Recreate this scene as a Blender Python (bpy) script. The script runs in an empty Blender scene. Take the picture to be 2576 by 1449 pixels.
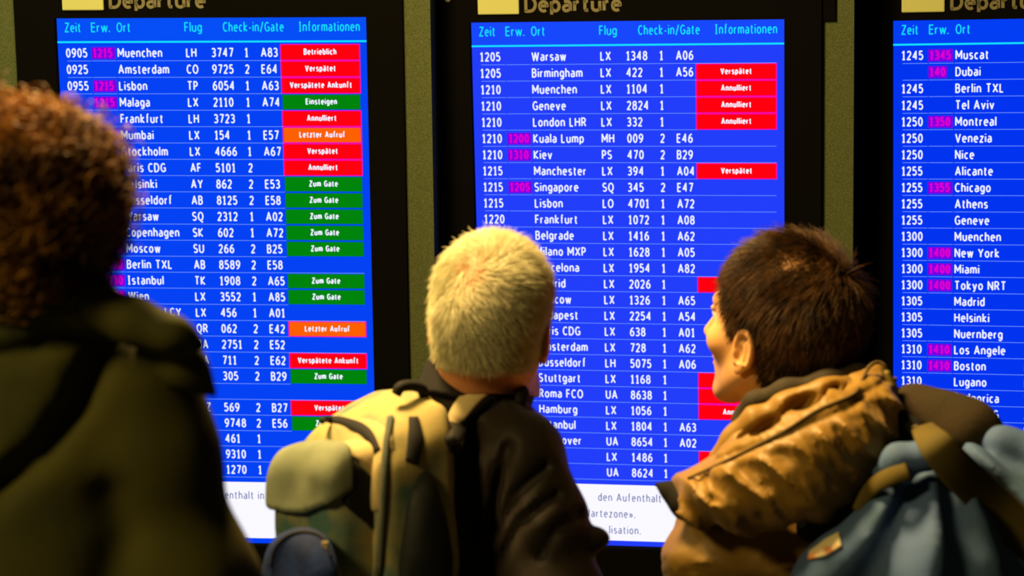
import bpy, math, random
import numpy as np
from mathutils import Matrix, Vector
from mathutils.bvhtree import BVHTree

# ---------------------------------------------------------------- scene, camera, light
scene = bpy.context.scene
COL = scene.collection
W_PX, H_PX, F_PX = 2576.0, 1449.0, 5580.0
PITCH = math.radians(5.0)
CAM = np.array([0.0, 0.0, 1.40])
FWD = np.array([0.0, math.cos(PITCH), math.sin(PITCH)])
UP = np.array([0.0, -math.sin(PITCH), math.cos(PITCH)])
RIGHT = np.array([1.0, 0.0, 0.0])

cam_data = bpy.data.cameras.new('camera')
cam = bpy.data.objects.new('camera', cam_data)
COL.objects.link(cam)
cam.location = CAM
cam.rotation_euler = (math.pi / 2 + PITCH, 0, 0)
cam_data.sensor_width = 36.0
cam_data.lens = F_PX / W_PX * 36.0
cam_data.clip_start = 0.05
cam_data.dof.use_dof = True
cam_data.dof.focus_distance = 4.05
cam_data.dof.aperture_fstop = 4.6
scene.camera = cam

scene.view_settings.view_transform = 'Standard'
scene.view_settings.look = 'None'
scene.view_settings.gamma = 1.0
scene.view_settings.exposure = 0.0
scene.view_settings.use_curve_mapping = False

world = bpy.data.worlds.new('world')
scene.world = world
world.use_nodes = True
world.node_tree.nodes['Background'].inputs[0].default_value = (0.75, 0.8, 0.45, 1)
world.node_tree.nodes['Background'].inputs[1].default_value = 0.008


def area_light(name, loc, target, size, power, color):
    d = bpy.data.lights.new(name, 'AREA')
    d.shape = 'SQUARE'
    d.size = size
    d.energy = power
    d.color = color
    o = bpy.data.objects.new(name, d)
    COL.objects.link(o)
    o.location = loc
    o.rotation_euler = (Vector(target) - Vector(loc)).to_track_quat('-Z', 'Y').to_euler()
    return o


area_light('ceiling_lamp_key', (-0.68, 2.92, 3.25), (0.0, 3.0, 1.6), 0.50, 170, (1.0, 0.64, 0.24))
area_light('ceiling_lamp_wall', (-1.55, 4.05, 3.1), (-1.3, 4.6, 2.3), 0.3, 15, (1.0, 0.90, 0.42))
area_light('fill_light_rear', (-2.1, 0.7, 2.9), (0.0, 3.0, 1.5), 0.5, 46, (1.0, 0.72, 0.28))  # unseen fill light, added to lift the olive coat and the backs


def P(px, py, d):
    """world point seen at pixel (px, py) of the 2576x1449 frame at view depth d metres"""
    return CAM + RIGHT * ((px - W_PX / 2) / F_PX * d) - UP * ((py - H_PX / 2) / F_PX * d) + FWD * d


def S(d):
    return d / F_PX


def nrm(v):
    v = np.asarray(v, float)
    return v / np.linalg.norm(v)


def srgb(r, g, b):
    f = lambda c: (c / 255 / 12.92) if c <= 10 else ((c / 255 + 0.055) / 1.055) ** 2.4
    return (f(r), f(g), f(b), 1.0)


# ---------------------------------------------------------------- materials
def mat(name, color, rough=0.7, noise=None, bump=None, sheen=0.0, spec=0.3, color2=None, color3=None, metal=0.0):
    m = bpy.data.materials.new(name)
    m.use_nodes = True
    nt = m.node_tree
    b = nt.nodes['Principled BSDF']
    b.inputs['Base Color'].default_value = color
    b.inputs['Roughness'].default_value = rough
    b.inputs['Metallic'].default_value = metal
    b.inputs['Specular IOR Level'].default_value = spec
    if sheen:
        b.inputs['Sheen Weight'].default_value = sheen
    tc = nt.nodes.new('ShaderNodeTexCoord')
    if noise and color2:
        n = nt.nodes.new('ShaderNodeTexNoise')
        n.inputs['Scale'].default_value = noise
        n.inputs['Detail'].default_value = 4
        nt.links.new(tc.outputs['Object'], n.inputs['Vector'])
        r = nt.nodes.new('ShaderNodeValToRGB')
        r.color_ramp.elements[0].position = 0.38
        r.color_ramp.elements[0].color = color
        r.color_ramp.elements[1].position = 0.62
        r.color_ramp.elements[1].color = color2
        if color3:
            e = r.color_ramp.elements.new(0.5)
            e.color = color3
        nt.links.new(n.outputs['Fac'], r.inputs['Fac'])
        nt.links.new(r.outputs['Color'], b.inputs['Base Color'])
    if bump:
        n2 = nt.nodes.new('ShaderNodeTexNoise')
        n2.inputs['Scale'].default_value = bump[0]
        n2.inputs['Detail'].default_value = 5
        nt.links.new(tc.outputs['Object'], n2.inputs['Vector'])
        bp = nt.nodes.new('ShaderNodeBump')
        bp.inputs['Strength'].default_value = bump[1]
        bp.inputs['Distance'].default_value = bump[2]
        nt.links.new(n2.outputs['Fac'], bp.inputs['Height'])
        nt.links.new(bp.outputs['Normal'], b.inputs['Normal'])
    return m


def emit(name, color, strength=1.0):
    m = bpy.data.materials.new(name)
    m.use_nodes = True
    nt = m.node_tree
    nt.nodes.remove(nt.nodes['Principled BSDF'])
    e = nt.nodes.new('ShaderNodeEmission')
    e.inputs['Color'].default_value = color
    e.inputs['Strength'].default_value = strength
    nt.links.new(e.outputs[0], nt.nodes['Material Output'].inputs['Surface'])
    return m


# ---------------------------------------------------------------- object helpers
def link(name, me, parent=None):
    o = bpy.data.objects.new(name, me)
    COL.objects.link(o)
    if parent is not None:
        o.parent = parent
    return o


def thing(name, label, cat, loc=(0, 0, 0), group=None):
    o = link(name, None)
    o.empty_display_size = 0.1
    o.location = loc
    o['label'] = label
    o['category'] = cat
    if group:
        o['group'] = group
    return o


def mesh_np(name, verts, faces, mats, parent=None, smooth=True, midx=None, local=True):
    """verts (N,3) world, faces (M,k) array; parent's location is subtracted"""
    verts = np.asarray(verts, np.float64)
    faces = np.asarray(faces, np.int32)
    if parent is not None and local:
        q, root = np.zeros(3), parent
        while root is not None:
            q = q + np.array(root.location)
            root = root.parent
        verts = verts - q
    me = bpy.data.meshes.new(name)
    k = faces.shape[1]
    me.vertices.add(len(verts))
    me.vertices.foreach_set('co', verts.astype(np.float32).ravel())
    me.loops.add(faces.size)
    me.loops.foreach_set('vertex_index', faces.ravel())
    me.polygons.add(len(faces))
    me.polygons.foreach_set('loop_start', np.arange(0, faces.size, k, dtype=np.int32))
    if smooth:
        me.polygons.foreach_set('use_smooth', np.ones(len(faces), bool))
    for m in mats if isinstance(mats, (list, tuple)) else [mats]:
        me.materials.append(m)
    if midx is not None:
        me.polygons.foreach_set('material_index', np.asarray(midx, np.int32))
    me.update(calc_edges=True)
    me.validate()
    return link(name, me, parent)


class MB:
    """collects boxes and flat shapes of several materials into one mesh"""

    def __init__(self):
        self.v, self.f, self.m = [], [], []

    def quad(self, pts, m=0):
        n = len(self.v)
        self.v += [tuple(p) for p in pts]
        self.f.append(tuple(range(n, n + len(pts))))
        self.m.append(m)

    def rect(self, u0, v0, u1, v1, y, m=0):      # screen-plane rectangle, v down
        self.quad([(u0, y, -v1), (u1, y, -v1), (u1, y, -v0), (u0, y, -v0)], m)

    def box(self, a, b, m=0):
        (x0, y0, z0), (x1, y1, z1) = a, b
        n = len(self.v)
        self.v += [(x0, y0, z0), (x1, y0, z0), (x1, y1, z0), (x0, y1, z0), (x0, y0, z1), (x1, y0, z1), (x1, y1, z1), (x0, y1, z1)]
        for f in ((0, 3, 2, 1), (4, 5, 6, 7), (0, 1, 5, 4), (1, 2, 6, 5), (2, 3, 7, 6), (3, 0, 4, 7)):
            self.f.append(tuple(n + i for i in f))
            self.m.append(m)

    def add(self, v, f, m=0):
        n = len(self.v)
        self.v += [tuple(p) for p in v]
        self.f += [tuple(n + i for i in q) for q in f]
        self.m += [m] * len(f)

    def build(self, name, mats, parent=None, bevel=0.0):
        me = bpy.data.meshes.new(name)
        me.from_pydata(self.v, [], self.f)
        for m in mats if isinstance(mats, (list, tuple)) else [mats]:
            me.materials.append(m)
        me.polygons.foreach_set('material_index', np.array(self.m, np.int32))
        me.update()
        o = link(name, me, parent)
        if bevel:
            md = o.modifiers.new('bevel', 'BEVEL')
            md.width = bevel
            md.segments = 2
        return o


# ---------------------------------------------------------------- lettering
_glyph = {}


# a condensed screen face drawn as single strokes: glyph = (width, strokes); a 6-tuple is an elliptic arc (cx, cy, rx, ry, from, to)
XH = 0.70
FONT = {
    '0': (.33, [[(.5, .5, .5, .5, 90, 450)]]), '1': (.26, [[(.0, .80), (.55, 1), (.55, 0)], [(.05, 0), (1, 0)]]),
    '2': (.32, [[(.48, .73, .48, .27, 160, -28), (0, 0), (1, 0)]]),
    '3': (.31, [[(.42, .76, .50, .24, 150, -90), (.25, .52)], [(.42, .52), (.42, .26, .56, .26, 90, -145)]]),
    '4': (.36, [[(.74, 0), (.74, 1), (0, .30), (1, .30)]]),
    '5': (.31, [[(.93, 1), (.10, 1), (.08, .57), (.44, .31, .56, .31, 108, -148)]]),
    '6': (.33, [[(.5, .30, .5, .30, 90, 450)], [(.90, 1), (.55, .96), (.22, .78), (.04, .50), (0, .30)]]),
    '7': (.33, [[(0, 1), (1, 1), (.35, 0)]]),
    '8': (.33, [[(.5, .77, .42, .23, 90, 450)], [(.5, .27, .5, .27, 90, 450)]]),
    '9': (.33, [[(.5, .70, .5, .30, 90, 450)], [(1, .70), (.96, .50), (.78, .22), (.45, .04), (.10, 0)]]),
    'A': (.44, [[(0, 0), (.5, 1), (1, 0)], [(.17, .32), (.83, .32)]]),
    'B': (.33, [[(0, .54), (.5, .54), (.5, .77, .42, .23, -90, 90), (0, 1), (0, 0), (.5, 0), (.5, .27, .5, .27, -90, 90)]]),
    'C': (.36, [[(.58, .5, .58, .5, 48, 312)]]),
    'D': (.39, [[(0, 0), (0, 1), (.4, 1), (.4, .5, .6, .5, 90, -90), (0, 0)]]),
    'E': (.29, [[(1, 1), (0, 1), (0, 0), (1, 0)], [(0, .53), (.92, .53)]]), 'F': (.28, [[(1, 1), (0, 1), (0, 0)], [(0, .51), (.92, .51)]]),
    'G': (.40, [[(.54, .5, .54, .5, 48, 300), (1, .10), (1, .46), (.62, .46)]]),
    'H': (.40, [[(0, 0), (0, 1)], [(1, 0), (1, 1)], [(0, .53), (1, .53)]]), 'I': (.20, [[(.5, 0), (.5, 1)], [(0, 0), (1, 0)], [(0, 1), (1, 1)]]),
    'J': (.22, [[(.2, 1), (1, 1), (1, .3), (.5, .27, .5, .27, 0, -120)]]), 'K': (.36, [[(0, 0), (0, 1)], [(.95, 1), (.05, .46), (1, 0)]]),
    'L': (.28, [[(0, 1), (0, 0), (1, 0)]]), 'M': (.50, [[(0, 0), (0, 1), (.5, .30), (1, 1), (1, 0)]]), 'N': (.40, [[(0, 0), (0, 1), (1, 0), (1, 1)]]),
    'O': (.45, [[(.5, .5, .5, .5, 90, 450)]]), 'P': (.31, [[(0, 0), (0, 1), (.45, 1), (.45, .72, .55, .28, 90, -90), (0, .44)]]),
    'Q': (.45, [[(.5, .5, .5, .5, 90, 450)], [(.5, 0), (.72, -.20), (1.02, -.22)]]),
    'R': (.36, [[(0, 0), (0, 1), (.42, 1), (.42, .74, .48, .26, 90, -90), (0, .48)], [(.45, .48), (1, 0)]]),
    'S': (.33, [[(.5, .75, .48, .25, 35, 270), (.5, .25, .5, .25, 90, -148)]]), 'T': (.38, [[(0, 1), (1, 1)], [(.5, 1), (.5, 0)]]),
    'U': (.39, [[(0, 1), (0, .32), (.5, .32, .5, .32, 180, 360), (1, 1)]]), 'V': (.42, [[(0, 1), (.5, 0), (1, 1)]]),
    'W': (.62, [[(0, 1), (.25, 0), (.5, .95), (.75, 0), (1, 1)]]), 'X': (.40, [[(0, 1), (1, 0)], [(0, 0), (1, 1)]]),
    'Y': (.40, [[(0, 1), (.5, .46), (1, 1)], [(.5, .46), (.5, 0)]]), 'Z': (.36, [[(0, 1), (1, 1), (0, 0), (1, 0)]]),
    'a': (.28, [[(.10, .68), (.50, .50, .5, .20, 95, 0), (1, 0)], [(1, .40), (.4, .40), (.4, .20, .4, .20, 90, 270), (.7, .04), (1, .18)]]),
    'b': (.31, [[(0, 1.06), (0, 0)], [(.5, .35, .5, .35, 180, -180)]]), 'c': (.26, [[(.56, .35, .56, .35, 48, 312)]]),
    'd': (.31, [[(1, 1.06), (1, 0)], [(.5, .35, .5, .35, 0, 360)]]),
    'e': (.31, [[(.02, .38), (1, .38), (.5, .38, .5, .32, 0, 180), (.5, .32, .5, .32, 180, 310)]]),
    'f': (.20, [[(1, 1.04), (.72, 1.06), (.42, .96), (.36, .76), (.36, 0)], [(0, XH), (.9, XH)]]),
    'g': (.31, [[(1, XH), (1, -.02), (.5, -.02, .5, .24, 0, -145)], [(.5, .37, .5, .33, 0, 360)]]),
    'h': (.30, [[(0, 1.06), (0, 0)], [(0, .45), (.5, .45, .5, .25, 180, 0), (1, 0)]]), 'i': (.0, [[(0, XH), (0, 0)], [(0, 1.02), (0, .92)]]),
    'j': (.12, [[(.9, XH), (.9, -.08), (.5, -.22), (0, -.24)], [(.9, 1.02), (.9, .92)]]), 'k': (.29, [[(0, 1.06), (0, 0)], [(.92, XH), (.05, .36), (1, 0)]]),
    'l': (.0, [[(0, 1.06), (0, 0)]]), 'm': (.50, [[(0, XH), (0, 0)], [(0, .46), (.25, .46, .25, .24, 180, 0), (.5, 0)], [(.5, .46), (.75, .46, .25, .24, 180, 0), (1, 0)]]),
    'n': (.30, [[(0, XH), (0, 0)], [(0, .45), (.5, .45, .5, .25, 180, 0), (1, 0)]]), 'o': (.32, [[(.5, .35, .5, .35, 90, 450)]]),
    'p': (.31, [[(0, XH), (0, -.26)], [(.5, .35, .5, .35, 180, -180)]]), 'q': (.31, [[(1, XH), (1, -.26)], [(.5, .35, .5, .35, 0, 360)]]),
    'r': (.17, [[(0, XH), (0, 0)], [(0, .44), (.35, .62), (1, .68)]]), 's': (.25, [[(.5, .53, .46, .17, 30, 270), (.5, .18, .5, .18, 90, -145)]]),
    't': (.20, [[(.36, .92), (.36, .18), (.50, .03), (1, .02)], [(0, XH), (1, XH)]]), 'u': (.30, [[(0, XH), (0, .25), (.5, .25, .5, .25, 180, 360), (1, XH)], [(1, .25), (1, 0)]]),
    'v': (.32, [[(0, XH), (.5, 0), (1, XH)]]), 'w': (.46, [[(0, XH), (.25, 0), (.5, .66), (.75, 0), (1, XH)]]), 'x': (.30, [[(0, XH), (1, 0)], [(0, 0), (1, XH)]]),
    'y': (.32, [[(0, XH), (.52, 0)], [(1, XH), (.42, -.18), (.05, -.26)]]), 'z': (.27, [[(0, XH), (1, XH), (0, 0), (1, 0)]]),
    '.': (.0, [[(0, .10), (0, -.04)]]), '-': (.18, [[(0, .36), (1, .36)]]), '/': (.26, [[(0, -.12), (1, 1.06)]]),
    '»': (.30, [[(0, .60), (.42, .33), (0, .06)], [(.55, .60), (1, .33), (.55, .06)]]), ' ': (.10, [])}
FONT['ä'] = (.28, FONT['a'][1] + [[(.2, 1.0), (.2, .90)], [(.8, 1.0), (.8, .90)]])


def unit2(a):
    return a / (np.linalg.norm(a, axis=1, keepdims=True) + 1e-9)


def stroke_glyph(c, xs, sw):
    k = (c, round(xs, 3), round(sw, 3))
    if k in _glyph:
        return _glyph[k]
    w, strokes = FONT[c]
    w *= xs
    V, Fc = [], []
    for st in strokes:
        pts = []
        for q in st:
            if len(q) == 2:
                pts.append(q)
            else:
                cx, cy, rx, ry, a0, a1 = q
                for a in np.radians(np.linspace(a0, a1, max(4, int(abs(a1 - a0) / 18)))):
                    pts.append((cx + rx * math.cos(a), cy + ry * math.sin(a)))
        p = np.array([(x * w, sw / 2 + y * (1 - sw)) for x, y in pts])
        p = p[np.concatenate([[True], np.linalg.norm(np.diff(p, axis=0), axis=1) > 1e-4])]
        d = unit2(np.diff(p, axis=0))
        sharp = [k + 1 for k in range(len(d) - 1) if d[k] @ d[k + 1] < .55]
        if np.linalg.norm(p[0] - p[-1]) < 1e-3 and d[0] @ d[-1] < .55:
            sharp.append(0)
        for k in sharp:
            n0 = len(V)
            V += [p[k] + sw / 2 * np.array((math.cos(a), math.sin(a))) for a in np.linspace(0, 2 * math.pi, 11)[:-1]]
            Fc.append(tuple(range(n0, n0 + 10)))
        cuts = [0] + [k for k in sharp if k] + [len(p) - 1]
        for a0, b0 in zip(cuts[:-1], cuts[1:]):
            r = p[a0:b0 + 1]
            dd = d[a0:b0]
            nn = np.column_stack([-dd[:, 1], dd[:, 0]])
            loop = len(cuts) == 2 and np.linalg.norm(r[0] - r[-1]) < 1e-3
            m = unit2(np.vstack([nn[-1] if loop else nn[0], nn]) + np.vstack([nn, nn[0] if loop else nn[-1]]))
            n0 = len(V)
            for q, o in zip(r, m):
                V += [q + o * sw / 2, q - o * sw / 2]
            for k in range(len(r) - 1):
                e = n0 + 2 * k
                Fc.append((e, e + 1, e + 3, e + 2))
    V = np.array(V).reshape(-1, 2) + np.array((sw / 2, 0)) if V else np.zeros((0, 2))
    _glyph[k] = (V, Fc, w + sw)
    return _glyph[k]


def put_text(mb, s, u, v_base, cap, xs, y, m=0, sw=0.155, align='l', fit=None, gap=0.10):
    """flat lettering on the plane y; u left edge, v_base the baseline (v down), cap = capital height, xs = width factor"""
    wid = lambda x: sum(stroke_glyph(c, x, sw)[2] + gap for c in s) - gap
    if fit:
        for _ in range(12):
            xs *= fit / (wid(xs) * cap)
    w = wid(xs) * cap
    u = u - (w / 2 if align == 'c' else w if align == 'r' else 0)
    for c in s:
        gv, gf, adv = stroke_glyph(c, xs, sw)
        if len(gv):
            mb.add(np.column_stack([u + gv[:, 0] * cap, np.full(len(gv), y), -v_base + gv[:, 1] * cap]), gf, m)
        u += (adv + gap) * cap
    return u


# ---------------------------------------------------------------- the room
M_wall = mat('dark_wall', (0.010, 0.012, 0.006, 1), 0.9, bump=(60, 0.2, 0.002))
M_floor = mat('dark_stone_floor', (0.05, 0.05, 0.045, 1), 0.45, noise=30, color2=(0.035, 0.035, 0.03, 1))
M_ceil = mat('ceiling_panel', (0.12, 0.12, 0.10, 1), 0.9)
M_strip = mat('grey_flecked_metal', (0.038, 0.052, 0.018, 1), 0.8, noise=420, color2=(0.072, 0.092, 0.036, 1), spec=0.1)
M_black = mat('black_lacquer', (0.0022, 0.0022, 0.0018, 1), 0.9, spec=0.02)
M_cream = mat('cream_sign_plate', (0.36, 0.41, 0.15, 1), 0.6)
M_beige = mat('beige_sign_lettering', (0.115, 0.115, 0.06, 1), 0.7)
M_screw = mat('steel_screw', (0.5, 0.5, 0.48, 1), 0.35, metal=0.8)


def room_box(name, a, b, m):
    mb = MB()
    mb.box(a, b)
    o = mb.build(name, m)
    o['kind'] = 'structure'
    return o


room_box('floor', (-5, -2.5, -0.1), (5, 5.6, 0.0), M_floor)
room_box('ceiling', (-5, -2.5, 3.4), (5, 5.6, 3.5), M_ceil)
room_box('wall_back', (-5, 5.25, 0.0), (5, 5.45, 3.4), M_wall)

# ---------------------------------------------------------------- departure boards
# orientation (columns: along the rows, down the rows, into the board) and centre of each board, in camera axes; the row of boards curves gently
B_L = (np.array([[0.996269, 0.010075, 0.085712], [0.006295, 0.982034, -0.188601], [-0.086072, 0.188437, 0.978306]]), np.array([-0.617001, -0.016405, 4.68439]))
B_M = (np.array([[0.983910, 0.023670, 0.177092], [0.010599, 0.981707, -0.190101], [-0.178352, 0.188919, 0.965660]]), np.array([0.247514, -0.009334, 4.679279]))
B_R = (np.array([[0.970197, 0.027834, 0.240714], [0.012624, 0.986226, -0.164922], [-0.241989, 0.163045, 0.956482]]), np.array([1.118847, -0.004026, 4.596077]))


def cam2world_dir(c):
    return RIGHT * c[0] - UP * c[1] + FWD * c[2]


def board_axes(B):
    return cam2world_dir(B[0][:, 0]), cam2world_dir(B[0][:, 2]), cam2world_dir(-B[0][:, 1])


def board_point(B, u, y, v):
    bx, by, bz = board_axes(B)
    return CAM + cam2world_dir(B[1]) + bx * u + by * y - bz * v


C_TXT = emit('screen_white_letters', srgb(232, 236, 255), 1.05)
C_CYAN = emit('screen_cyan_letters', srgb(20, 225, 250), 1.0)
C_RULE = emit('screen_rule', srgb(110, 150, 255), 1.0)
C_MAG = emit('screen_magenta_letters', srgb(225, 0, 205), 1.0)
C_VIO = emit('screen_violet_bleed', srgb(120, 0, 228), 1.0)
C_RED = emit('screen_red_field', srgb(255, 0, 14), 1.0)
C_REDBLEED = emit('screen_pink_bleed', srgb(255, 0, 150), 1.0)
C_ORA = emit('screen_orange_field', srgb(255, 96, 0), 1.0)
C_GRN = emit('screen_green_field', srgb(0, 132, 12), 1.0)
C_GRNBLEED = emit('screen_teal_bleed', srgb(0, 105, 130), 1.0)
C_WHITE = emit('screen_white_panel', srgb(245, 244, 255), 1.05)
C_NOTE = emit('screen_notice_letters', srgb(110, 118, 170), 1.0)

V0, PITCHV, HV = -0.48, 0.034334, -0.50240
UC = dict(zeit=-0.3071, erw=-0.2515, ort=-0.1976, fl=-0.0530, num=0.0008, ci=0.0700, gate=0.1042)
CAP = 0.0198
YT = -0.0016      # lettering sits just in front of the glass
LEFT_ROWS = [
    ('0905', '1215', 'Muenchen', 'LH', '3747', '1', 'A83', 'r', 'Betrieblich'),
    ('0925', '', 'Amsterdam', 'CO', '9725', '2', 'E64', 'r', 'Verspätet'),
    ('0955', '1215', 'Lisbon', 'TP', '6054', '1', 'A63', 'r', 'Verspätete Ankunft'),
    ('', '1215', 'Malaga', 'LX', '2110', '1', 'A74', 'g', 'Einsteigen'),
    ('', '', 'Frankfurt', 'LH', '3723', '1', '', 'r', 'Annulliert'),
    ('', '1215', 'Mumbai', 'LX', '154', '1', 'E57', 'o', 'Letzter Aufruf'),
    ('', '', 'Stockholm', 'LX', '4666', '1', 'A67', 'r', 'Verspätet'),
    ('', '', 'Paris CDG', 'AF', '5101', '2', '', 'r', 'Annulliert'),
    ('', '', 'Helsinki', 'AY', '862', '2', 'E53', 'g', 'Zum Gate'),
    ('', '', 'Dusseldorf', 'AB', '8125', '2', 'E58', 'g', 'Zum Gate'),
    ('', '', 'Warsaw', 'SQ', '2312', '1', 'A02', 'g', 'Zum Gate'),
    ('', '1225', 'Copenhagen', 'SK', '602', '1', 'A72', 'g', 'Zum Gate'),
    ('', '1225', 'Moscow', 'SU', '266', '2', 'B25', 'g', 'Zum Gate'),
    ('', '1230', 'Berlin TXL', 'AB', '8589', '2', 'E58', '', ''),
    ('', '1230', 'Istanbul', 'TK', '1908', '2', 'A65', 'g', 'Zum Gate'),
    ('', '1230', 'Wien', 'LX', '3552', '1', 'A85', 'g', 'Zum Gate'),
    ('', '', 'London LCY', 'LX', '456', '1', 'A01', '', ''),
    ('', '', '', 'QR', '062', '2', 'E42', 'o', 'Letzter Aufruf'),
    ('', '', '', 'BA', '2751', '2', 'E52', '', ''),
    ('', '', '', 'BA', '711', '2', 'E62', 'r', 'Verspätete Ankunft'),
    ('', '', '', '', '305', '2', 'B29', 'g', 'Zum Gate'),
    None,
    ('', '', '', 'AZ', '569', '2', 'B27', 'r', 'Verspätet'),
    ('', '', '', 'AB', '9748', '2', 'E56', 'g', 'Zum Gate'),
    ('', '', '', 'SU', '461', '1', '', '', ''),
    ('', '', '', '', '9310', '1', '', '', ''),
    ('', '', '', '', '1270', '1', '', '', '')]
MID_ROWS = [
    ('1205', '', 'Warsaw', 'LX', '1348', '1', 'A06', '', ''),
    ('1205', '', 'Birmingham', 'LX', '422', '1', 'A56', 'r', 'Verspätet'),
    ('1210', '', 'Muenchen', 'LX', '1104', '1', '', 'r', 'Annulliert'),
    ('1210', '', 'Geneve', 'LX', '2824', '1', '', 'r', 'Annulliert'),
    ('1210', '', 'London LHR', 'LX', '332', '1', '', 'r', 'Annulliert'),
    ('1210', '1200', 'Kuala Lump', 'MH', '009', '2', 'E46', '', ''),
    ('1210', '1310', 'Kiev', 'PS', '470', '2', 'B29', '', ''),
    ('1215', '', 'Manchester', 'LX', '394', '1', 'A04', 'r', 'Verspätet'),
    ('1215', '1205', 'Singapore', 'SQ', '345', '2', 'E47', '', ''),
    ('1215', '', 'Lisbon', 'LO', '4701', '1', 'A72', '', ''),
    ('1220', '', 'Frankfurt', 'LX', '1072', '1', 'A08', '', ''),
    ('', '', 'Belgrade', 'LX', '1416', '1', 'A62', '', ''),
    ('', '', 'Milano MXP', 'LX', '1628', '1', 'A05', '', ''),
    ('', '', 'Barcelona', 'LX', '1954', '1', 'A82', '', ''),
    ('', '', 'Madrid', 'LX', '2026', '1', '', 'r', ''),
    ('', '', 'Moscow', 'LX', '1326', '1', 'A65', '', ''),
    ('', '', 'Budapest', 'LX', '2254', '1', 'A54', '', ''),
    ('', '', 'Paris CDG', 'LX', '638', '1', 'A01', '', ''),
    ('', '', 'Amsterdam', 'LX', '728', '1', 'A62', '', ''),
    ('', '', 'Dusseldorf', 'LH', '5075', '1', 'A06', '', ''),
    ('', '', 'Stuttgart', 'LX', '1168', '1', '', 'r', ''),
    ('', '', 'Roma FCO', 'UA', '8638', '1', '', 'r', 'Annulliert'),
    ('', '', 'Hamburg', 'LX', '1056', '1', '', 'r', 'Annulliert'),
    ('', '', 'Istanbul', 'LX', '1804', '1', 'A63', '', ''),
    ('', '', 'Hannover', 'UA', '8654', '1', 'A02', '', ''),
    ('', '', '', 'LX', '1486', '1', '', 'r', ''),
    ('', '', '', 'UA', '8624', '1', '', '', '')]
_t = lambda z, e, o, f='': (z, e, o, f, '', '', '', '', '')
RIGHT_ROWS = [_t('1245', '1345', 'Muscat'), _t('', '140', 'Dubai'), _t('1245', '', 'Berlin TXL'), _t('1245', '', 'Tel Aviv'),
              _t('1250', '1350', 'Montreal'), _t('1250', '', 'Venezia'), _t('1250', '', 'Nice'), _t('1255', '', 'Alicante'),
              _t('1255', '1355', 'Chicago'), _t('1255', '', 'Athens'), _t('1255', '', 'Geneve'), _t('1300', '', 'Muenchen'),
              _t('1300', '1400', 'New York'), _t('1300', '1400', 'Miami', 'LX'), _t('1300', '1400', 'Tokyo NRT', 'LX'),
              _t('1305', '', 'Madrid', 'YX'), _t('1305', '', 'Helsinki', 'LX'), _t('1305', '', 'Nuernberg', 'LX'),
              _t('1310', '1410', 'Los Angele', 'LX'), _t('1310', '1410', 'Boston', 'LX'), _t('1310', '', 'Lugano', 'LX'),
              _t('', '', 'Podgorica', 'YM'), _t('', '', 'Paris CDG', 'AF'), _t('', '', '', 'LX')]
FIELD = {'r': (2, 3), 'g': (4, 5), 'o': (6, 3)}


HL_U, HR_U = -0.4108, 0.4012


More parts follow.
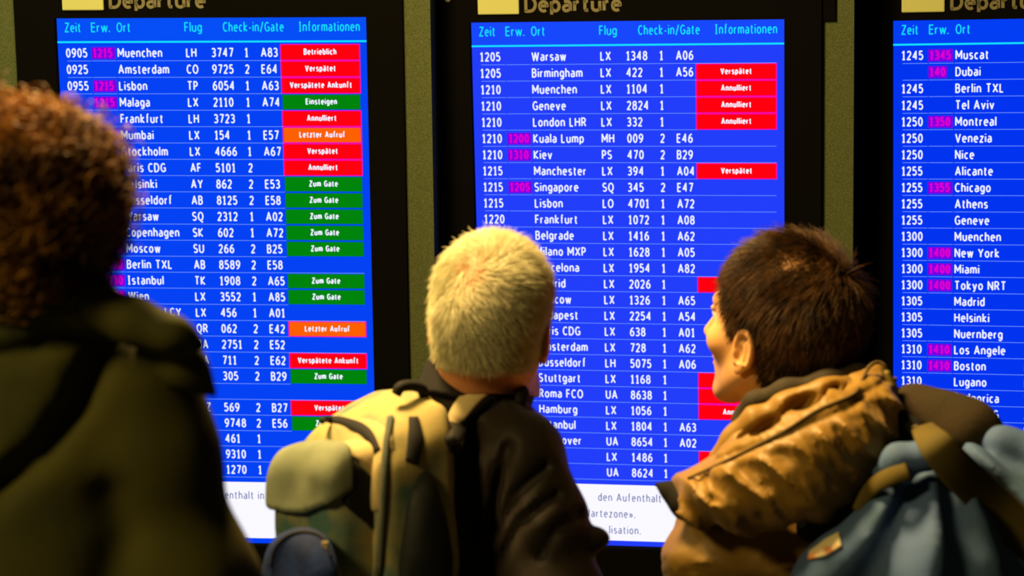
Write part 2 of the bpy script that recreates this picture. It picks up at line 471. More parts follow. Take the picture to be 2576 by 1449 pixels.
def departure_board(t, rows, label, blue, head_blue, notes, header_shift=0.0):
    root = thing('departure_board', label, 'departure board', board_point(t, 0, 0, 0), 'departure boards on the wall')
    root.rotation_euler = Matrix(tuple(tuple(a) for a in board_axes(t))).transposed().to_euler()
    hl, hr, top, bot = HL_U, HR_U, -0.86, 0.74
    mb = MB()
    mb.box((hl, 0.003, -bot), (hr, 0.10, -top))
    for a, b in (((hl, -0.014, -bot), (-0.3262, 0.003, -top)), ((0.3262, -0.014, -bot), (hr, 0.003, -top)),
                 ((-0.3262, -0.014, 0.5525), (0.3262, 0.003, -top)), ((-0.3262, -0.014, -bot), (0.3262, 0.003, -0.5785))):
        mb.box(a, b)
    mb.build('housing', M_black, root)
    mb = MB()
    mb.box((-0.05, 0.10, -0.06), (0.05, 0.55, 0.06))
    mb.build('wall_bracket', M_black, root)
    # sign band above the screen
    mb = MB()
    mb.box((-0.307, -0.018, 0.5685), (-0.2195, -0.013, 0.66))
    mb.build('sign_plate', M_cream, root, bevel=0.003)
    mb = MB()
    put_text(mb, 'Departure', -0.2090, -0.5715, 0.0345, 1.2, -0.0146, 0, 0.19, fit=0.2035, gap=0.07)
    mb.build('sign_lettering', M_beige, root)
    for u in (-0.3704, 0.3669):
        mb = MB()
        pts = [(u + 0.006 * math.cos(a), -0.0155, 0.602 + 0.006 * math.sin(a)) for a in np.linspace(0, 2 * math.pi, 17)[:-1]]
        mb.quad(pts)
        for i in range(16):
            p, q = pts[i], pts[(i + 1) % 16]
            mb.quad([p, (p[0], -0.0138, p[2]), (q[0], -0.0138, q[2]), q])
        mb.build('screw', M_screw, root)
    # the lit panel
    mb = MB()
    mb.rect(-0.325, HV, 0.325, 0.577, 0.0, 0)
    mb.rect(-0.325, -0.5515, 0.325, HV, 0.0, 1)
    mb.v += [(-0.325, 0.0028, -0.577), (0.325, 0.0028, -0.577), (0.325, 0.0028, 0.5515), (-0.325, 0.0028, 0.5515)]
    n = len(mb.v) - 4
    mb.f.append((n + 3, n + 2, n + 1, n))
    mb.m.append(0)
    screen = mb.build('screen', [blue, head_blue], root)
    mb = MB()
    mb.rect(-0.325, HV - 0.0019, 0.325, HV + 0.0019, YT)
    vb = -0.5225 + header_shift
    for s, u, w in (('Zeit', -0.3085, .0345), ('Erw.', -0.2525, .0400), ('Ort', -0.1985, .0295), ('Flug', -0.0555, .0370),
                    ('Check-in/Gate', 0.0255, .1275), ('Informationen', 0.1835, .1275)):
        put_text(mb, s, u, vb, 0.0205, 1, YT, 0, 0.125, fit=w)
    mb.build('column_heading', C_CYAN, screen)
    for i, row in enumerate(rows):
        v = V0 + PITCHV * i
        mb = MB()
        b = v + CAP / 2
        if row:
            z, e, o, f, nu, ci, ga, st, stt = row
            for s, u in ((z, 'zeit'), (o, 'ort'), (f, 'fl'), (nu, 'num'), (ci, 'ci'), (ga, 'gate')):
                if s:
                    put_text(mb, s, UC[u] - 0.001, b, CAP, 1.06 if u != 'ort' else 1.10, YT, 0)
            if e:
                mb.rect(UC['erw'] - 0.0022, v - 0.0118, UC['erw'] + 0.0146 * len(e) * 0.82, v + 0.0130, -0.0008, 2)  # blurred glow around the magenta digits, painted in as a violet block
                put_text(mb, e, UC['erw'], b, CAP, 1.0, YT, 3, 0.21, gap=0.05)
        ends = [-0.306, -0.2545, -0.2525, -0.2025, -0.2005, 0.145]
        if not (row and row[7]):
            ends[-1] = 0.309
        for a, c in zip(ends[::2], ends[1::2]):
            mb.rect(a, v + 0.0161, c, v + 0.0173, YT, 1)
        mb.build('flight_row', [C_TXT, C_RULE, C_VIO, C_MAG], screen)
        if row and row[7]:
            mb = MB()
            fi, ed = {'r': (0, 1), 'o': (2, 1), 'g': (3, 4)}[row[7]]
            grow = 0.0018 if row[7] != 'g' else 0.0006
            mb.rect(0.1455 - grow, v - 0.0152 - grow, 0.3085 + grow, v + 0.0152 + grow, -0.0008, ed)  # colour bleed between bar and blue screen, painted in as a rim
            mb.rect(0.1455 + 0.0008, v - 0.0152 + 0.0004, 0.3085 - 0.0008, v + 0.0152 - 0.0004, -0.0012, fi)
            if row[8]:
                put_text(mb, row[8], 0.227, v + 0.0055, 0.0136, 0.98, -0.0018, 5, 0.20, align='c', gap=0.07)
            mb.build('status_bar', [C_RED, C_REDBLEED, C_ORA, C_GRN, C_GRNBLEED, C_TXT], screen)
    mb = MB()
    mb.rect(-0.325, 0.4405, 0.325, 0.5655, -0.0008, 0)
    for s, u, vv, w in notes:
        put_text(mb, s, u, vv, 0.0180, 1.1, YT, 1, 0.115, align='r', gap=0.16)
    mb.build('notice_panel', [C_WHITE, C_NOTE], screen)
    return root


departure_board(B_L, LEFT_ROWS, 'tall black departure board whose first row reads 0905 Muenchen, behind the curly-haired person', emit('screen_blue_deep', srgb(4, 66, 244)), emit('screen_blue_band', srgb(6, 78, 246)), [('Aufenthalt in', 0.080, 0.4785, 0)])
departure_board(B_M, MID_ROWS, 'tall black departure board whose first row reads 1205 Warsaw, between the two men', emit('screen_blue_violet', srgb(34, 62, 250)), emit('screen_blue_violet_band', srgb(24, 72, 252)),
                [('den Aufenthalt in', 0.0855, 0.4775, 0), ('Wartezone».', 0.0057, 0.5142, 0), ('lisation.', 0.0173, 0.5503, 0)])
departure_board(B_R, RIGHT_ROWS, 'black departure board starting with 1245 Muscat, cut off by the frame edge', emit('screen_blue_royal', srgb(2, 52, 240)), emit('screen_blue_royal_band', srgb(4, 62, 244)), [])

# flecked metal strips between the boards, black beam above
def strip(name, A, ua, B, ub, v0, v1, y0, y1, m):
    """upright panel filling the gap from edge ua of board A to edge ub of board B"""
    mb = MB()
    a = [board_point(A, ua, y, v) for v in (v1, v0) for y in (y0, y1)]
    b = [board_point(B, ub, y, v) for v in (v1, v0) for y in (y0, y1)]
    p = [a[0], b[0], b[1], a[1], a[2], b[2], b[3], a[3]]
    mb.add(p, [(0, 3, 2, 1), (4, 5, 6, 7), (0, 1, 5, 4), (1, 2, 6, 5), (2, 3, 7, 6), (3, 0, 4, 7)])
    o = mb.build(name, m)
    o['kind'] = 'structure'


GAP_L, GAP_M = 0.4575, 0.4660
strip('trim_1', B_L, -0.50, B_L, HL_U - .001, -0.86, 0.74, 0.0, 0.03, M_strip)
strip('trim_2', B_L, HR_U + .001, B_L, GAP_L, -0.597, 0.74, -0.004, 0.13, M_strip)
strip('trim_3', B_M, HR_U + .001, B_M, GAP_M, -0.597, 0.74, -0.004, 0.13, M_strip)
strip('trim_4', B_L, HR_U + .001, B_L, GAP_L, -0.86, -0.597, -0.008, 0.13, M_black)
strip('trim_5', B_M, HR_U + .001, B_M, GAP_M, -0.86, -0.597, -0.008, 0.13, M_black)
strip('trim_6', B_M, HR_U + .001, B_M, HR_U + .027, -0.597, -0.549, -0.010, -0.004, M_black)


# ---------------------------------------------------------------- sculpting kit: signed distance fields meshed with surface nets
def dot(a, b):
    return np.einsum('ij,j->i', a, b)


def ell(p, c, r, R=None):
    q = p - np.asarray(c)
    if R is not None:
        q = q @ R                      # R columns = local axes
    r = np.asarray(r, float)
    k0 = np.linalg.norm(q / r, axis=1)
    k1 = np.linalg.norm(q / (r * r), axis=1) + 1e-9
    return k0 * (k0 - 1.0) / k1


def cone(p, a, b, ra, rb):
    a, b = np.asarray(a, float), np.asarray(b, float)
    ab = b - a
    t = np.clip(dot(p - a, ab) / (ab @ ab), 0, 1)
    return np.linalg.norm(p - a - t[:, None] * ab, axis=1) - (ra + (rb - ra) * t)


def rbox(p, c, h, R=None, r=0.01):
    q = p - np.asarray(c)
    if R is not None:
        q = q @ R
    q = np.abs(q) - (np.asarray(h) - r)
    return np.linalg.norm(np.maximum(q, 0), axis=1) + np.minimum(q.max(axis=1), 0) - r


def smin(a, b, k):
    h = np.clip(0.5 + 0.5 * (b - a) / k, 0, 1)
    return b + (a - b) * h - k * h * (1 - h)


def smax(a, b, k):
    return -smin(-a, -b, k)


def groove(p, depth, lines):
    """depth of cloth valleys that run along polylines given by their picture position: (points, width px, depth m)"""
    X = p[:, 0] / S(depth) + 1288
    Y = 724.5 - (((p - CAM) @ UP) / S(depth))
    out = np.zeros(len(p))
    for pl, w, a in lines:
        best = np.full(len(p), 1e9)
        for (x0, y0), (x1, y1) in zip(pl[:-1], pl[1:]):
            t = np.clip(((X - x0) * (x1 - x0) + (Y - y0) * (y1 - y0)) / ((x1 - x0) ** 2 + (y1 - y0) ** 2), 0, 1)
            best = np.minimum(best, np.hypot(X - x0 - t * (x1 - x0), Y - y0 - t * (y1 - y0)))
        out += a * np.exp(-(best / w) ** 2)
    return out


def chain(p, pts, k=0.02):
    """pts: list of (xyz, radius)"""
    d = None
    for (a, ra), (b, rb) in zip(pts[:-1], pts[1:]):
        e = cone(p, a, b, ra, rb)
        d = e if d is None else smin(d, e, k)
    return d


def px_chain(lst):
    return [(P(x, y, d), r * S(d)) for x, y, d, r in lst]


_rng = np.random.RandomState(5)
_LAT = _rng.rand(64, 64, 64).astype(np.float32)


def vnoise(p, scale, off=0.0):
    q = p * scale + off
    i = np.floor(q).astype(int)
    f = q - i
    f = f * f * (3 - 2 * f)
    i &= 63
    j = (i + 1) & 63
    x, y, z = f[:, 0], f[:, 1], f[:, 2]
    L = _LAT
    a = L[i[:, 0], i[:, 1], i[:, 2]] * (1 - x) + L[j[:, 0], i[:, 1], i[:, 2]] * x
    b = L[i[:, 0], j[:, 1], i[:, 2]] * (1 - x) + L[j[:, 0], j[:, 1], i[:, 2]] * x
    c = L[i[:, 0], i[:, 1], j[:, 2]] * (1 - x) + L[j[:, 0], i[:, 1], j[:, 2]] * x
    d = L[i[:, 0], j[:, 1], j[:, 2]] * (1 - x) + L[j[:, 0], j[:, 1], j[:, 2]] * x
    return ((a * (1 - y) + b * y) * (1 - z) + (c * (1 - y) + d * y) * z) * 2 - 1


def wrinkle(p, across, along, wa, wl, off):
    """ridged noise stretched along one direction; value in 0..1, 0 on the ridge lines"""
    b = nrm(np.cross(across, along))
    q = np.column_stack([dot(p, across) / wa, dot(p, along) / wl, dot(p, b) / wl])
    return np.abs(vnoise(q, 1.0, off)) ** .7


def axis(lo, hi, fine, flo=None, fhi=None, coarse=None):
    """grid coordinates: fine step inside [flo, fhi], coarse outside"""
    if flo is None:
        return np.arange(lo, hi + fine, fine)
    out = [np.arange(flo, fhi, fine)]
    if lo < flo:
        out.insert(0, np.arange(flo - coarse, lo - coarse, -coarse)[::-1])
    if hi > fhi:
        out.append(np.arange(out[-1][-1] + coarse, hi + coarse, coarse))
    return np.concatenate(out)


def surface(fn, xs, ys, zs, B=12):
    n = (len(xs), len(ys), len(zs))
    V = np.empty(n, np.float32)
    bi = [list(range(0, k, B)) for k in n]
    cs = [np.array([(a[i] + a[min(i + B, len(a)) - 1]) / 2 for i in b]) for a, b in zip((xs, ys, zs), bi)]
    hs = [np.array([(a[min(i + B, len(a)) - 1] - a[i]) / 2 for i in b]) for a, b in zip((xs, ys, zs), bi)]
    G = np.stack(np.meshgrid(*cs, indexing='ij'), -1).reshape(-1, 3)
    Hh = np.stack(np.meshgrid(*hs, indexing='ij'), -1).reshape(-1, 3)
    dc = fn(G)
    near = np.abs(dc) < np.linalg.norm(Hh, axis=1) * 1.5 + 0.02
    near, dc = near.reshape([len(b) for b in bi]), dc.reshape([len(b) for b in bi])
    pts, sl = [], []
    for a, i in enumerate(bi[0]):
        for b, j in enumerate(bi[1]):
            for c, k in enumerate(bi[2]):
                s = (slice(i, min(i + B, n[0])), slice(j, min(j + B, n[1])), slice(k, min(k + B, n[2])))
                if near[a, b, c]:
                    sl.append(s)
                else:
                    V[s] = np.sign(dc[a, b, c]) * 1.0
    batch, cnt = [], 0

    def flush():
        if not batch:
            return
        pp = [np.stack(np.meshgrid(xs[s[0]], ys[s[1]], zs[s[2]], indexing='ij'), -1).reshape(-1, 3) for s in batch]
        r = fn(np.concatenate(pp))
        o = 0
        for s, q in zip(batch, pp):
            sh = tuple(t.stop - t.start for t in s)
            V[s] = r[o:o + len(q)].reshape(sh)
            o += len(q)
        batch.clear()

    for s in sl:
        batch.append(s)
        if len(batch) >= 150:
            flush()
    flush()
    inside = V < 0
    c = np.zeros((n[0] - 1, n[1] - 1, n[2] - 1), np.uint8)
    for dx in (0, 1):
        for dy in (0, 1):
            for dz in (0, 1):
                c += inside[dx:n[0] - 1 + dx, dy:n[1] - 1 + dy, dz:n[2] - 1 + dz]
    act = np.argwhere((c > 0) & (c < 8))
    idx = np.full(c.shape, -1, np.int32)
    idx[act[:, 0], act[:, 1], act[:, 2]] = np.arange(len(act))
    acc, wt = np.zeros((len(act), 3)), np.zeros(len(act))
    corners = [(0, 0, 0), (1, 0, 0), (0, 1, 0), (1, 1, 0), (0, 0, 1), (1, 0, 1), (0, 1, 1), (1, 1, 1)]
    cv = [V[act[:, 0] + a, act[:, 1] + b, act[:, 2] + d] for a, b, d in corners]
    cp = [np.column_stack([xs[act[:, 0] + a], ys[act[:, 1] + b], zs[act[:, 2] + d]]) for a, b, d in corners]
    for i in range(8):
        for j in range(i + 1, 8):
            if sum(abs(u - w) for u, w in zip(corners[i], corners[j])) != 1:
                continue
            m = (cv[i] < 0) != (cv[j] < 0)
            t = cv[i][m] / (cv[i][m] - cv[j][m])
            acc[m] += cp[i][m] + (cp[j][m] - cp[i][m]) * t[:, None]
            wt[m] += 1
    verts = acc / np.maximum(wt, 1)[:, None]
    faces = []
    for ax in range(3):
        s0 = [slice(1, n[k] - 1) for k in range(3)]
        s0[ax] = slice(0, n[ax] - 1)
        s1 = list(s0)
        s1[ax] = slice(1, n[ax])
        a, b = inside[tuple(s0)], inside[tuple(s1)]
        for flip, msk in ((False, a & ~b), (True, ~a & b)):
            e = np.argwhere(msk)
            if not len(e):
                continue
            off = np.array([1, 1, 1])
            off[ax] = 0
            e = e + off
            u, w = [(1, 2), (2, 0), (0, 1)][ax]
            q = []
            for du, dw in ((-1, -1), (0, -1), (0, 0), (-1, 0)):
                g = e.copy()
                g[:, u] += du
                g[:, w] += dw
                q.append(idx[g[:, 0], g[:, 1], g[:, 2]])
            q = np.column_stack(q)
            faces.append(q[:, ::-1] if flip else q)
    faces = np.concatenate(faces)
    return verts, faces[(faces >= 0).all(axis=1)]


def grid_around(pts, pad, step):
    pts = np.asarray(pts)
    lo, hi = pts.min(0) - pad, pts.max(0) + pad
    return [axis(lo[k], hi[k], step) for k in range(3)]


def sculpt(name, fn, box_pts, pad, step, material, parent):
    v, f = surface(fn, *grid_around(box_pts, pad, step))
    return mesh_np(name, v, f, material, parent), v, f


def bvh_of(*vf):
    vs, fs, n = [], [], 0
    for v, f in vf:
        vs.append(v)
        fs.append(f + n)
        n += len(v)
    return BVHTree.FromPolygons(np.concatenate(vs).tolist(), np.concatenate(fs).tolist())


def drop(bvh, px, py, d_else):
    o = Vector(CAM)
    di = Vector(P(px, py, 1.0) - CAM).normalized()
    h = bvh.ray_cast(o, di, 6.0)
    if h[0] is None:
        return P(px, py, d_else), -np.array(di)
    n = np.array(h[1])
    if n @ np.array(di) > 0:
        n = -n
    return np.array(h[0]), n


def spline(pts, n):
    pts = np.asarray(pts, float)
    p = np.vstack([2 * pts[0] - pts[1], pts, 2 * pts[-1] - pts[-2]])
    out = []
    m = len(pts) - 1
    for s in np.linspace(0, m - 1e-6, n):
        i = int(s)
        t = s - i
        a, b, c, d = p[i], p[i + 1], p[i + 2], p[i + 3]
        out.append(0.5 * (2 * b + (c - a) * t + (2 * a - 5 * b + 4 * c - d) * t * t + (3 * b - a - 3 * c + d) * t ** 3))
    return np.array(out)


def smooth_rows(a, it):
    a = a.copy()
    for _ in range(it):
        a[1:-1] = 0.25 * a[:-2] + 0.5 * a[1:-1] + 0.25 * a[2:]
    return a


def ribbon(name, pts, nor, width, thick, material, parent, lift=0.0, twist=None):
    """a strap of real thickness swept along world points with surface normals"""
    pts, nor = np.asarray(pts), np.asarray(nor)
    n = len(pts)
    w = np.broadcast_to(np.asarray(width, float), (n,))
    tan = np.gradient(pts, axis=0)
    v = []
    prof = [(-.5, 0), (-.5, .6), (-.42, 1), (.42, 1), (.5, .6), (.5, 0)]
    for i in range(n):
        t = nrm(tan[i])
        s = nrm(np.cross(t, nor[i]))
        m = np.cross(s, t)
        for a, b in prof:
            v.append(pts[i] + s * a * w[i] + m * (lift + b * thick))
    k = len(prof)
    f = []
    for i in range(n - 1):
        for j in range(k):
            f.append((i * k + j, i * k + (j + 1) % k, (i + 1) * k + (j + 1) % k, (i + 1) * k + j))
    me = bpy.data.meshes.new(name)
    q, r = np.zeros(3), parent
    while r is not None:
        q = q + np.array(r.location)
        r = r.parent
    me.from_pydata([tuple(x - q) for x in v], [], f + [tuple(range(k))[::-1], tuple(range((n - 1) * k, n * k))])
    me.materials.append(material)
    me.polygons.foreach_set('use_smooth', np.ones(len(me.polygons), bool))
    me.update()
    return link(name, me, parent)


def strap_on(bvh, name, px, n, width_px, d, thick, material, parent, lift=0.0, sm=4):
    q = spline(px, n)
    pn = [drop(bvh, x, y, d) for x, y in q]
    pts = smooth_rows(np.array([a for a, b in pn]), sm)
    nor = smooth_rows(np.array([b for a, b in pn]), sm * 3)
    w = np.interp(np.linspace(0, 1, n), np.linspace(0, 1, len(width_px)), width_px) * S(d) if hasattr(width_px, '__len__') else width_px * S(d)
    return ribbon(name, pts, nor, w, thick, material, parent, lift)


def tube(name, pts, rad, material, parent, k=8):
    pts = np.asarray(pts)
    n = len(pts)
    rad = np.broadcast_to(np.asarray(rad, float), (n,))
    tan = np.gradient(pts, axis=0)
    ref = np.array([0.3, 0.2, 0.93])
    v, f = [], []
    for i in range(n):
        t = nrm(tan[i])
        a = nrm(np.cross(t, ref))
        b = np.cross(t, a)
        for j in range(k):
            g = 2 * math.pi * j / k
            v.append(pts[i] + (a * math.cos(g) + b * math.sin(g)) * rad[i])
    for i in range(n - 1):
        for j in range(k):
            f.append((i * k + j, i * k + (j + 1) % k, (i + 1) * k + (j + 1) % k, (i + 1) * k + j))
    return mesh_np(name, v, np.array(f), material, parent)


# ---------------------------------------------------------------- people
def rot(yaw, pitch, roll):
    return np.array((Matrix.Rotation(math.radians(yaw), 3, 'Z') @ Matrix.Rotation(math.radians(pitch), 3, 'X') @ Matrix.Rotation(math.radians(roll), 3, 'Y')))


def head_sdf(q):
    """q: points in head space (x to the person's right, y forward, z up), metres; chin at z=-0.108, crown at z=0.122"""
    d = ell(q, (0, -0.012, 0.040), (0.0735, 0.0965, 0.083))
    d = smin(d, ell(q, (0, 0.030, -0.012), (0.060, 0.062, 0.083)), 0.03)
    d = smin(d, ell(q, (0, -0.045, 0.000), (0.062, 0.058, 0.060)), 0.03)
    for s in (-1, 1):
        d = smin(d, cone(q, (s * .052, .004, -.050), (s * .016, .070, -.090), 0.016, 0.015), 0.028)     # jaw
        d = smin(d, ell(q, (s * .040, .062, -.018), (.022, .022, .020)), 0.02)                             # cheekbone
        d = smin(d, cone(q, (s * .012, .091, .036), (s * .040, .076, .036), .008, .008), 0.014)            # brow
    d = smin(d, ell(q, (0, .078, -.090), (.020, .017, .016)), 0.016)                                       # chin
    d = smin(d, ell(q, (0, .068, -.052), (.030, .026, .026)), 0.02)                                        # muzzle
    for s in (-1, 1):
        d = smax(d, -ell(q, (s * .032, .098, .017), (.017, .015, .010)), 0.012)                            # eye sockets
        d = smin(d, ell(q, (s * .031, .077, .017), (.0125, .0125, .0125)), 0.002)                          # eyeballs
        d = smin(d, ell(q, (s * .031, .0815, .0235), (.0150, .0085, .0040)), 0.005)                        # upper lids
        d = smin(d, ell(q, (s * .012, .103, -.024), (.0085, .010, .008)), 0.006)                           # wings of the nose
    d = smin(d, cone(q, (0, .092, .022), (0, .117, -.018), .0075, .0105), 0.010)                           # nose
    d = smin(d, ell(q, (0, .0925, -.0475), (.022, .0080, .0052)), 0.005)                                   # upper lip
    d = smin(d, ell(q, (0, .0915, -.0570), (.019, .0085, .0060)), 0.005)                                   # lower lip
    d = smax(d, -ell(q, (0, .103, -.0523), (.021, .012, .0014)), 0.003)
    for s in (-1, 1):
        d = smin(d, ear_sdf(q, s), 0.005)
    return d


def ear_sdf(q, s):
    e1, e2 = nrm((s * .14, -.99, .0)), nrm((0, -.16, .985))
    e3 = nrm(np.cross(e1, e2)) * (1 if np.cross(e1, e2)[0] * s > 0 else -1)
    e2 = nrm(e2 - e1 * (e1 @ e2))
    R = np.column_stack([e1, e2, e3])
    c = np.array((s * .0755, .002, -.018))
    w = (q - c) @ R / .86
    d = ell(w, (.010, 0, 0), (.0195, .0300, .0065))
    d = smin(d, ell(w, (.000, -.028, .001), (.0105, .0110, .0055)), 0.006)
    k = np.sqrt(((w[:, 0] - .009) / .0185) ** 2 + (w[:, 1] / .0290) ** 2)
    rim = np.hypot((k - 1) * .021, w[:, 2] - .0045) - .0046
    d = smin(d, np.where(w[:, 1] < -.022, rim + .006, rim), 0.004)
    d = smax(d, -ell(w, (.005, -.004, .0085), (.0095, .0150, .0075)), 0.004)
    d = smax(d, -ell(w, (.012, .0175, .0080), (.0080, .0055, .0048)), 0.004)
    d = smin(d, cone(w, (.015, .012, .0035), (.014, -.010, .0040), .0030, .0028), 0.004)
    d = smin(d, ell(w, (-.0075, -.004, .0035), (.0050, .0070, .0050)), 0.004)
    return d * .86


def hand_sdf(p, wrist, down, fwd, side):
    """a relaxed hanging hand: palm, four unequal curled fingers, thumb from the side of the palm"""
    R = np.column_stack([side, fwd, down])
    w = (p - wrist) @ R                     # x thickness, y across (towards the thumb), z towards the finger tips
    d = ell(w, (0, 0, .045), (.016, .040, .050))
    for i, (y, l) in enumerate(((.030, .068), (.010, .078), (-.011, .072), (-.031, .056))):
        a, b, c = (0, y, .085), (.006, y, .085 + l * .5), (.022, y, .085 + l * .85)
        d = smin(d, chain(w, [(a, .0095), (b, .0085), (c, .0075)], .004), .006)
    d = smin(d, chain(w, [((.004, .034, .022), .012), ((.012, .056, .055), .010), ((.016, .058, .085), .008)], .006), .010)
    return d


def body_sdf(H, neck, J, f, wear=None, zc=0.0):
    """one continuous body; H = (centre, rotation, scale) of the head"""
    hc, hr, hs = H

    def fn(p):
        d = head_sdf(((p - hc) @ hr) / hs) * hs
        base = hc + hr @ np.array((0, -.028, -.035)) * hs
        thr = hc + hr @ np.array((0, .015, -.075)) * hs
        d = smin(d, chain(p, [(base, .058), (neck, .062)], .02), .025)
        d = smin(d, cone(p, thr, neck + f * .045, .030, .045), .025)
        ch = (J['sl'] + J['sr']) / 2 + np.array((0, 0, -.10))
        pel = (J['hl'] + J['hr']) / 2 + np.array((0, 0, .04))
        d = smin(d, chain(p, [(neck, .06), (ch, .10), (pel, .115)], .05), .04)
        for k in 'lr':
            d = smin(d, chain(p, [(neck + np.array((0, 0, -.03)), .045), (J['s' + k], .050), (J['e' + k], .038), (J['w' + k], .027)], .02), .03)
            d = smin(d, hand_sdf(p, J['w' + k], nrm(J['w' + k] - J['e' + k]), f, nrm(np.cross(f, nrm(J['w' + k] - J['e' + k]))) * (1 if k == 'l' else -1)), .012)
            d = smin(d, chain(p, [(J['h' + k], .095), (J['k' + k], .058), (J['a' + k], .040)], .03), .04)
            d = smin(d, cone(p, J['a' + k] + np.array((0, 0, -.03)), J['a' + k] + f * .15 + np.array((0, 0, -.045)), .040, .028), .02)
        if wear is not None:
            m = (p[:, 2] > 1.0) & (p[:, 2] < zc)
            if m.any():
                d[m] = np.maximum(d[m], wear(p[m]) + .007)
        return d
    return fn


def joints(sl, sr, f):
    sl, sr = np.asarray(sl), np.asarray(sr)
    c = (sl + sr) / 2
    r = nrm(np.cross(f, (0, 0, 1)))
    J = dict(sl=sl, sr=sr)
    for k, s, sh in (('l', -1, sl), ('r', 1, sr)):
        J['e' + k] = np.array((sh[0], sh[1], sh[2] - .31)) + r * s * .035 - f * .02
        J['w' + k] = J['e' + k] + np.array((0, 0, -.25)) + f * .05 + r * s * .01
        hip = np.array((c[0], c[1], .93)) + r * s * .095
        J['h' + k] = hip
        J['k' + k] = hip + np.array((0, 0, -.44)) + f * .02 + r * s * .01
        J['a' + k] = np.array((hip[0], hip[1], .085)) + r * s * .02 - f * .02
    return J


def skin_material(name, base, beard):
    m = mat(name, base, 0.48, bump=(220, 0.12, 0.001), spec=0.35)
    nt = m.node_tree
    b = nt.nodes['Principled BSDF']
    b.inputs['Subsurface Weight'].default_value = 0.12
    b.inputs['Subsurface Radius'].default_value = (0.012, 0.004, 0.002)
    at = nt.nodes.new('ShaderNodeAttribute')
    at.attribute_name = 'beard'
    mx = nt.nodes.new('ShaderNodeMix')
    mx.data_type = 'RGBA'
    mx.inputs['A'].default_value = base
    mx.inputs['B'].default_value = beard
    nt.links.new(at.outputs['Fac'], mx.inputs['Factor'])
    nt.links.new(mx.outputs['Result'], b.inputs['Base Color'])
    return m


M_eye = mat('eye_white', (0.75, 0.72, 0.68, 1), 0.2)
M_iris = mat('iris_brown', (0.05, 0.025, 0.01, 1), 0.15)
M_lip = mat('lips', (0.42, 0.16, 0.11, 1), 0.45)
M_jeans = mat('dark_trousers', (0.012, 0.013, 0.018, 1), 0.85, bump=(300, 0.3, 0.001))
M_shoe = mat('black_shoe', (0.01, 0.009, 0.008, 1), 0.5)


def build_body(root, H, neck, J, f, skin, wear, zc, fine=0.0021, scalp=None):
    hc = H[0]
    allp = np.array([hc + np.array((0, 0, .14))] + list(J.values()))
    lo, hi = allp.min(0) - .13, allp.max(0) + .13
    lo[2] = 0.004
    hi[2] = hc[2] + .15
    xs = axis(lo[0], hi[0], fine, hc[0] - .125, hc[0] + .125, .007)
    ys = axis(lo[1], hi[1], fine, hc[1] - .125, hc[1] + .125, .007)
    zs = axis(lo[2], hi[2], fine, hc[2] - .15, hi[2], .007)
    v, fc = surface(body_sdf(H, neck, J, f, wear, zc), xs, ys, zs)
    cen = ((v[fc].mean(axis=1)) - hc) @ H[1] / H[2]
    mi = np.zeros(len(fc), int)
    for s in (-1, 1):
        e = np.linalg.norm(cen - np.array((s * .031, .077, .017)), axis=1) < .0131
        mi[e] = 1
        mi[e & (np.hypot(cen[:, 0] - s * .031, cen[:, 2] - .017) < .0055)] = 2
    mi[(np.abs(cen[:, 0]) < .021) & (cen[:, 1] > .085) & (cen[:, 2] > -.064) & (cen[:, 2] < -.043) & (cen[:, 1] > .0925)] = 3
    o = mesh_np('body', v, fc, [skin, M_eye, M_iris, M_lip], root, midx=mi)
    q = (v - hc) @ H[1] / H[2]
    b = np.clip((-.030 - q[:, 2]) / .02, 0, 1) * np.clip((q[:, 1] + .005) / .02, 0, 1) * np.clip((q[:, 2] + .135) / .02, 0, 1)
    if scalp is not None:
        b = np.maximum(b, scalp(q) * (np.linalg.norm(q - np.array((.0, -.06, .10)), axis=1) > .045) * (np.minimum(ear_sdf(q, 1), ear_sdf(q, -1)) > .004))
    at = o.data.attributes.new('beard', 'FLOAT', 'POINT')
    at.data.foreach_set('value', (b * (0.55 + 0.45 * vnoise(v, 60))).clip(0, 1).astype(np.float32))
    return o, v, fc


def legwear(root, J, f):
    def tr(p):
        pel = (J['hl'] + J['hr']) / 2 + np.array((0, 0, .05))
        d = ell(p, pel, (.185, .150, .14))
        for k in 'lr':
            d = smin(d, chain(p, [(J['h' + k], .112), (J['k' + k], .082), (J['a' + k] + np.array((0, 0, -.01)), .075)], .03), .03)
        d = smax(d, (.05 - p[:, 2]), .005)
        return d + vnoise(p, 14) * .004
    sculpt('trousers', tr, list(J.values())[4:] + [J['hl'] + np.array((0, 0, .2))], .22, .012, M_jeans, root)
    for k in 'lr':
        a = J['a' + k]

        def sh(p):
            d = chain(p, [(a + np.array((0, 0, -.01)) - f * .03, .048), (a - np.array((0, 0, .030)) + f * .06, .050), (a - np.array((0, 0, .038)) + f * .17, .040)], .02)
            d = smax(d, .004 - p[:, 2], .004)
            return smax(d, p[:, 2] - .13, .01)
        sculpt('shoe', sh, [a, a + f * .2], .09, .006, M_shoe, root)


def sample_surface(v, f, mask, n, rng):
    """n random points of the masked faces: positions and normals"""
    tri = np.concatenate([f[:, [0, 1, 2]], f[:, [0, 2, 3]]])
    mk = np.concatenate([mask, mask])
    tri = tri[mk]
    a, b, c = v[tri[:, 0]], v[tri[:, 1]], v[tri[:, 2]]
    nn = np.cross(b - a, c - a)
    ar = np.linalg.norm(nn, axis=1)
    i = rng.choice(len(tri), n, p=ar / ar.sum())
    u, w = rng.rand(n), rng.rand(n)
    fl = u + w > 1
    u[fl], w[fl] = 1 - u[fl], 1 - w[fl]
    return a[i] + (b[i] - a[i]) * u[:, None] + (c[i] - a[i]) * w[:, None], nn[i] / ar[i][:, None]


